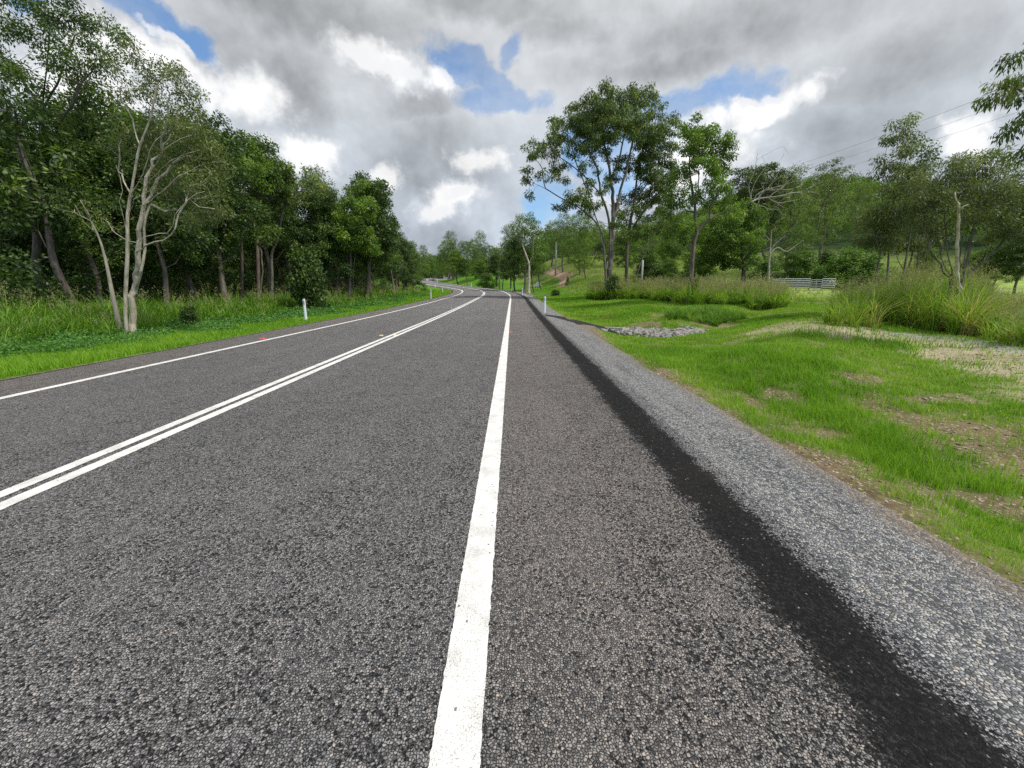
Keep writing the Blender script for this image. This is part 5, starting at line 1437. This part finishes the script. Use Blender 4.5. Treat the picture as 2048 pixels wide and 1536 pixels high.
def pole(px, top, Y, r, mat, label, arm=True, base=None, armang=0.3):
    q = P3(px, top, Y); z0 = Hz(q[0], Y); h = q[2] - z0
    root = empty('power_pole', (q[0], Y, z0), armang, label, 'power pole', 'power poles')
    MB().tube([(0, 0, -.3), (0, 0, h * .5), (0, 0, h)], [r * 1.15, r, r * .8], 12).build('pole', M[mat], root, True)
    if arm:
        MB().box((0, -r, h - .45), (1.9, .09, .11), bev=.01).build('crossarm', M['pole'], root)
        for xx in (-.85, 0, .85):
            MB().tube([(xx, -r, h - .39), (xx, -r, h - .30), (xx, -r, h - .22), (xx, -r, h - .14)], [.03, .055, .03, .04], 8).build('insulator', M['concrete'], root, True)
    return root, q
pole(789.5, 446, 80, .17, 'pole', 'power pole rising above the far end of the left wood')
pole(1112.5, 484, 96, .17, 'poleg', 'tall grey power pole by the dirt track', False)
pole(998.6, 524, 92, .16, 'poleg', 'short pale pole behind the wide green bush', False)
pole(1286, 520, 58, .14, 'poleg', 'pale pole standing behind the leaning dead sapling', False)
def wire(a, b, sag, label, n=40, r=.013):
    a = np.array(a); b = np.array(b); t = np.linspace(0, 1, n)[:, None]
    P_ = a + (b - a) * t; P_[:, 2] -= sag * 4 * t[:, 0] * (1 - t[:, 0])
    o = MB().tube(P_ - P_[0], r, 5).build('power_line', M['wire']); o.location = P_[0]
    tag(o, label, 'power line', 'power lines over the right hand trees')
wire(P3(2300, 62, 42), P3(1520, 352, 120), .8, 'uppermost thin power line crossing the cloud at the right', r=.017)
wire(P3(2300, 100, 42), P3(1560, 352, 120), .8, 'middle thin power line crossing the cloud at the right', r=.015)
wire(P3(2300, 132, 42), P3(1580, 362, 120), .8, 'lowest thin power line crossing the cloud at the right', r=.013)

# cattle rails
def cattle_rails():
    Y = 63.0; xa = P3(1542, 575, Y)[0]; xb = P3(1668, 575, Y)[0]
    root = empty('rail_fence', (xa, Y, Hz(xa, Y)), 0, 'grey horizontal rail cattle fence between the two grass patches', 'fence')
    L = xb - xa; n = 5
    zs = [Hz(xa + L * i / n, Y + .6 * i / n) - Hz(xa, Y) for i in range(n + 1)]
    for i in range(n + 1):
        MB().box((L * i / n, 0, zs[i] + .8), (.13, .13, 1.9), bev=.02).build('post', M['pole'], root)
    for k in range(6):
        b = MB()
        for i in range(n):
            if i == 3: continue
            x0, x1 = L * i / n, L * (i + 1) / n; z = .38 + k * .25
            b.tube([(x0 + .0, -.09, zs[i] + z + random.uniform(-.02, .02)), (x1 - .01, -.09, zs[i + 1] + z)], .055, 6)
        b.build('rail', M['metal'], root)
    gate = empty('yard_gate', (xa + L * 3 / n + .1, Y - .12, Hz(xa + L * 3.5 / n, Y) + .3), 0, 'pale barred gate set into the cattle rails', 'gate')
    W_ = L / n - .2
    fr = MB()
    for z in (0, 1.25): fr.tube([(0, 0, z), (W_, 0, z)], .04, 6)
    for x in (0, W_ / 2, W_): fr.tube([(x, 0, 0), (x, 0, 1.25)], .04, 6)
    fr.build('gate_frame', M['metal'], gate)
    b = MB()
    for z in (.25, .5, .75, 1.0): b.tube([(0, -.02, z), (W_, -.02, z)], .03, 6)
    b.build('bars', M['metal'], gate)
cattle_rails()
def wire_fence():
    p0 = P3(1996, 596, 34); xs = [p0[0], p0[0] + 4, p0[0] + 8, p0[0] + 12]; Y = 34
    z0 = P3(1996, 596, Y)[2]; z0 = Hz(p0[0], Y)
    root = empty('wire_fence', (p0[0], Y, z0), 0, 'wire fence with a white end post along the bright paddock', 'fence')
    for i, x in enumerate(xs):
        zz = Hz(x, Y) - z0
        MB().tube([(x - p0[0], 0, zz - .2), (x - p0[0], 0, zz + 1.25)], .06 if i == 0 else .03, 8).build('post', M['white'] if i == 0 else M['metal'], root)
    for k in range(4):
        MB().tube([(x - p0[0], -.05, Hz(x, Y) - z0 + .3 + k * .28) for x in xs], .008, 4).build('wire', M['wire'], root)
wire_fence()

# concrete lip and the rock lined drain
p = at(1228, 660)
hw = MB(); hw.box((0, 0, .0), (1.15, .22, .16), bev=.02)
o = hw.build('concrete_lip', M['concrete']); o.location = (p[0], p[1], p[2] + .04); o.rotation_euler = (0, -.05, -.95); tag(o, 'small concrete lip where the asphalt channel meets the rocks', 'drain lip')
def stones(x, y, size, name, label, cat, mat='rock', sink=.25, flat=.65):
    n = len(x); base = np.array([(-1, -1, -1), (1, -1, -1), (1, 1, -1), (-1, 1, -1), (-1, -1, 1), (1, -1, 1), (1, 1, 1), (-1, 1, 1)], float) * .5
    V = base[None] * rng.uniform(.55, 1.15, (n, 8, 1)) + rng.normal(0, .10, (n, 8, 3))
    V *= np.stack([rng.uniform(.8, 1.5, n), rng.uniform(.6, 1.1, n), rng.uniform(.45, 1.0, n) * flat], 1)[:, None]
    a = rng.uniform(0, 6.28, n); tl = rng.normal(0, .35, n)
    c, s = np.cos(a)[:, None], np.sin(a)[:, None]; ct, st = np.cos(tl)[:, None], np.sin(tl)[:, None]
    X, Y, Z = V[..., 0], V[..., 1], V[..., 2]; X, Z = X * ct - Z * st, X * st + Z * ct
    X, Y = X * c - Y * s, X * s + Y * c
    size = np.broadcast_to(size, n)[:, None]
    h = H(x, y)
    P_ = np.stack([X * size + x[:, None], Y * size + y[:, None], Z * size + h[:, None] + (size * flat * (.5 - sink))], -1).reshape(-1, 3)
    f = np.array([(0, 3, 2, 1), (4, 5, 6, 7), (0, 1, 5, 4), (1, 2, 6, 5), (2, 3, 7, 6), (3, 0, 4, 7)])
    q = (np.arange(n)[:, None, None] * 8 + f[None]).reshape(-1, 4)
    return tag(link(name, mesh_from(name, P_, [q], M[mat])), label, cat, kind='stuff')
def along(P_, n, w):
    P_ = np.array(P_); L = np.r_[0, np.cumsum(np.linalg.norm(np.diff(P_, axis=0), axis=1))]
    s = rng.uniform(0, L[-1], n); return np.interp(s, L, P_[:, 0]) + rng.normal(0, w, n), np.interp(s, L, P_[:, 1]) + rng.normal(0, w, n)
x, y = along([W2(1243, 664), W2(1290, 664), W2(1330, 672), W2(1365, 668), W2(1392, 662)], 1300, .24)
d, _, _ = road_near(x, y); x, y = x[d > 6.3], y[d > 6.3]
stones(x, y, rng.uniform(.07, .24, len(x)), 'drain_rocks', 'broken grey rocks lining the drain beside the shoulder', 'rocks')
x, y, r = polar_pts(7000, 2.5, 22, 5, 60, .5)
d, _, _ = road_near(x, y); b_, e_, g_ = zones(x, y, d)
k = (d > 6.0) & (d < 16) & (rng.random(len(x)) < .25 + .75 * np.maximum(b_, 1 - e_))
stones(x[k], y[k], rng.uniform(.006, .03, k.sum()) * np.clip(r[k] / 5, .7, 1.6), 'loose_stones', 'pale pebbles scattered over the bare soil of the right verge', 'pebbles', 'pebble')
# painted dots and raised markers on the seal
def mark(px, py, w, l, mat, name, label, cat, h=0):
    q = at(px, py); d, z, s = road_near([q[0]], [q[1]])
    zz = z[0] + float(road_z(d[0]))
    if h:
        o = MB().box((0, 0, h / 2), (w, l, h), bev=.01, top=.7).build(name, M[mat]); o.location = (q[0], q[1], zz + .002)
    else:
        n = 14; V = [(w / 2 * math.cos(6.283 * i / n) * random.uniform(.75, 1.1), l / 2 * math.sin(6.283 * i / n) * random.uniform(.8, 1.1), 0) for i in range(n)]
        me = bpy.data.meshes.new(name); me.from_pydata(V, [], [tuple(range(n))]); me.materials.append(M[mat]); o = link(name, me); o.location = (q[0], q[1], zz + .006)
    if h: tag(o, label, cat, 'raised road markers')
    else: tag(o, label, kind='structure')
mark(1021, 669, .12, .22, 'redpaint', 'paint_mark', 'red survey paint mark by the right edge line', 'paint mark')
mark(1021.5, 615, .10, .4, 'redpaint', 'paint_mark', 'small red survey mark far along the edge line', 'paint mark')
mark(526, 682, .22, .22, 'redpaint', 'paint_mark', 'red survey paint mark outside the left edge line', 'paint mark')
for px, py, lab in [(763, 676, 'left yellowish raised marker of the nearest pair beside the double line'), (791, 675.5, 'right yellowish raised marker of the nearest pair beside the double line'),
                    (903, 618.3, 'left raised marker of the farther pair beside the double line'), (919, 618, 'right raised marker of the farther pair beside the double line')]:
    mark(px, py, .11, .10, 'yellow', 'road_marker', lab, 'road marker', .018)
# dry brown branch on the bright verge
def fallen():
    pts = [at(px, py) for px, py in [(1152, 633), (1172, 637), (1195, 640), (1215, 639), (1232, 635)]]
    o0 = np.array(pts[0]); P_ = [np.array(q) - o0 + [0, 0, .06] for q in pts]
    root = empty('fallen_branch', tuple(o0), 0, 'thin rusty brown fallen branch lying on the bright verge', 'fallen branch')
    b = MB(); b.tube(P_, [.03, .028, .024, .018, .01], 6)
    rs = np.random.default_rng(4)
    for i in range(26):
        a = P_[0] + (P_[-1] - P_[0]) * rs.random(); j = min(3, int(rs.random() * 4)); a = P_[j] + (P_[j + 1] - P_[j]) * rs.random()
        e = a + rs.normal(0, .16, 3) + [0, 0, .08]; b.tube([a, (a + e) / 2 + rs.normal(0, .02, 3), e], [.012, .009, .004], 4)
    b.build('twigs', M['rust'], root)
fallen()
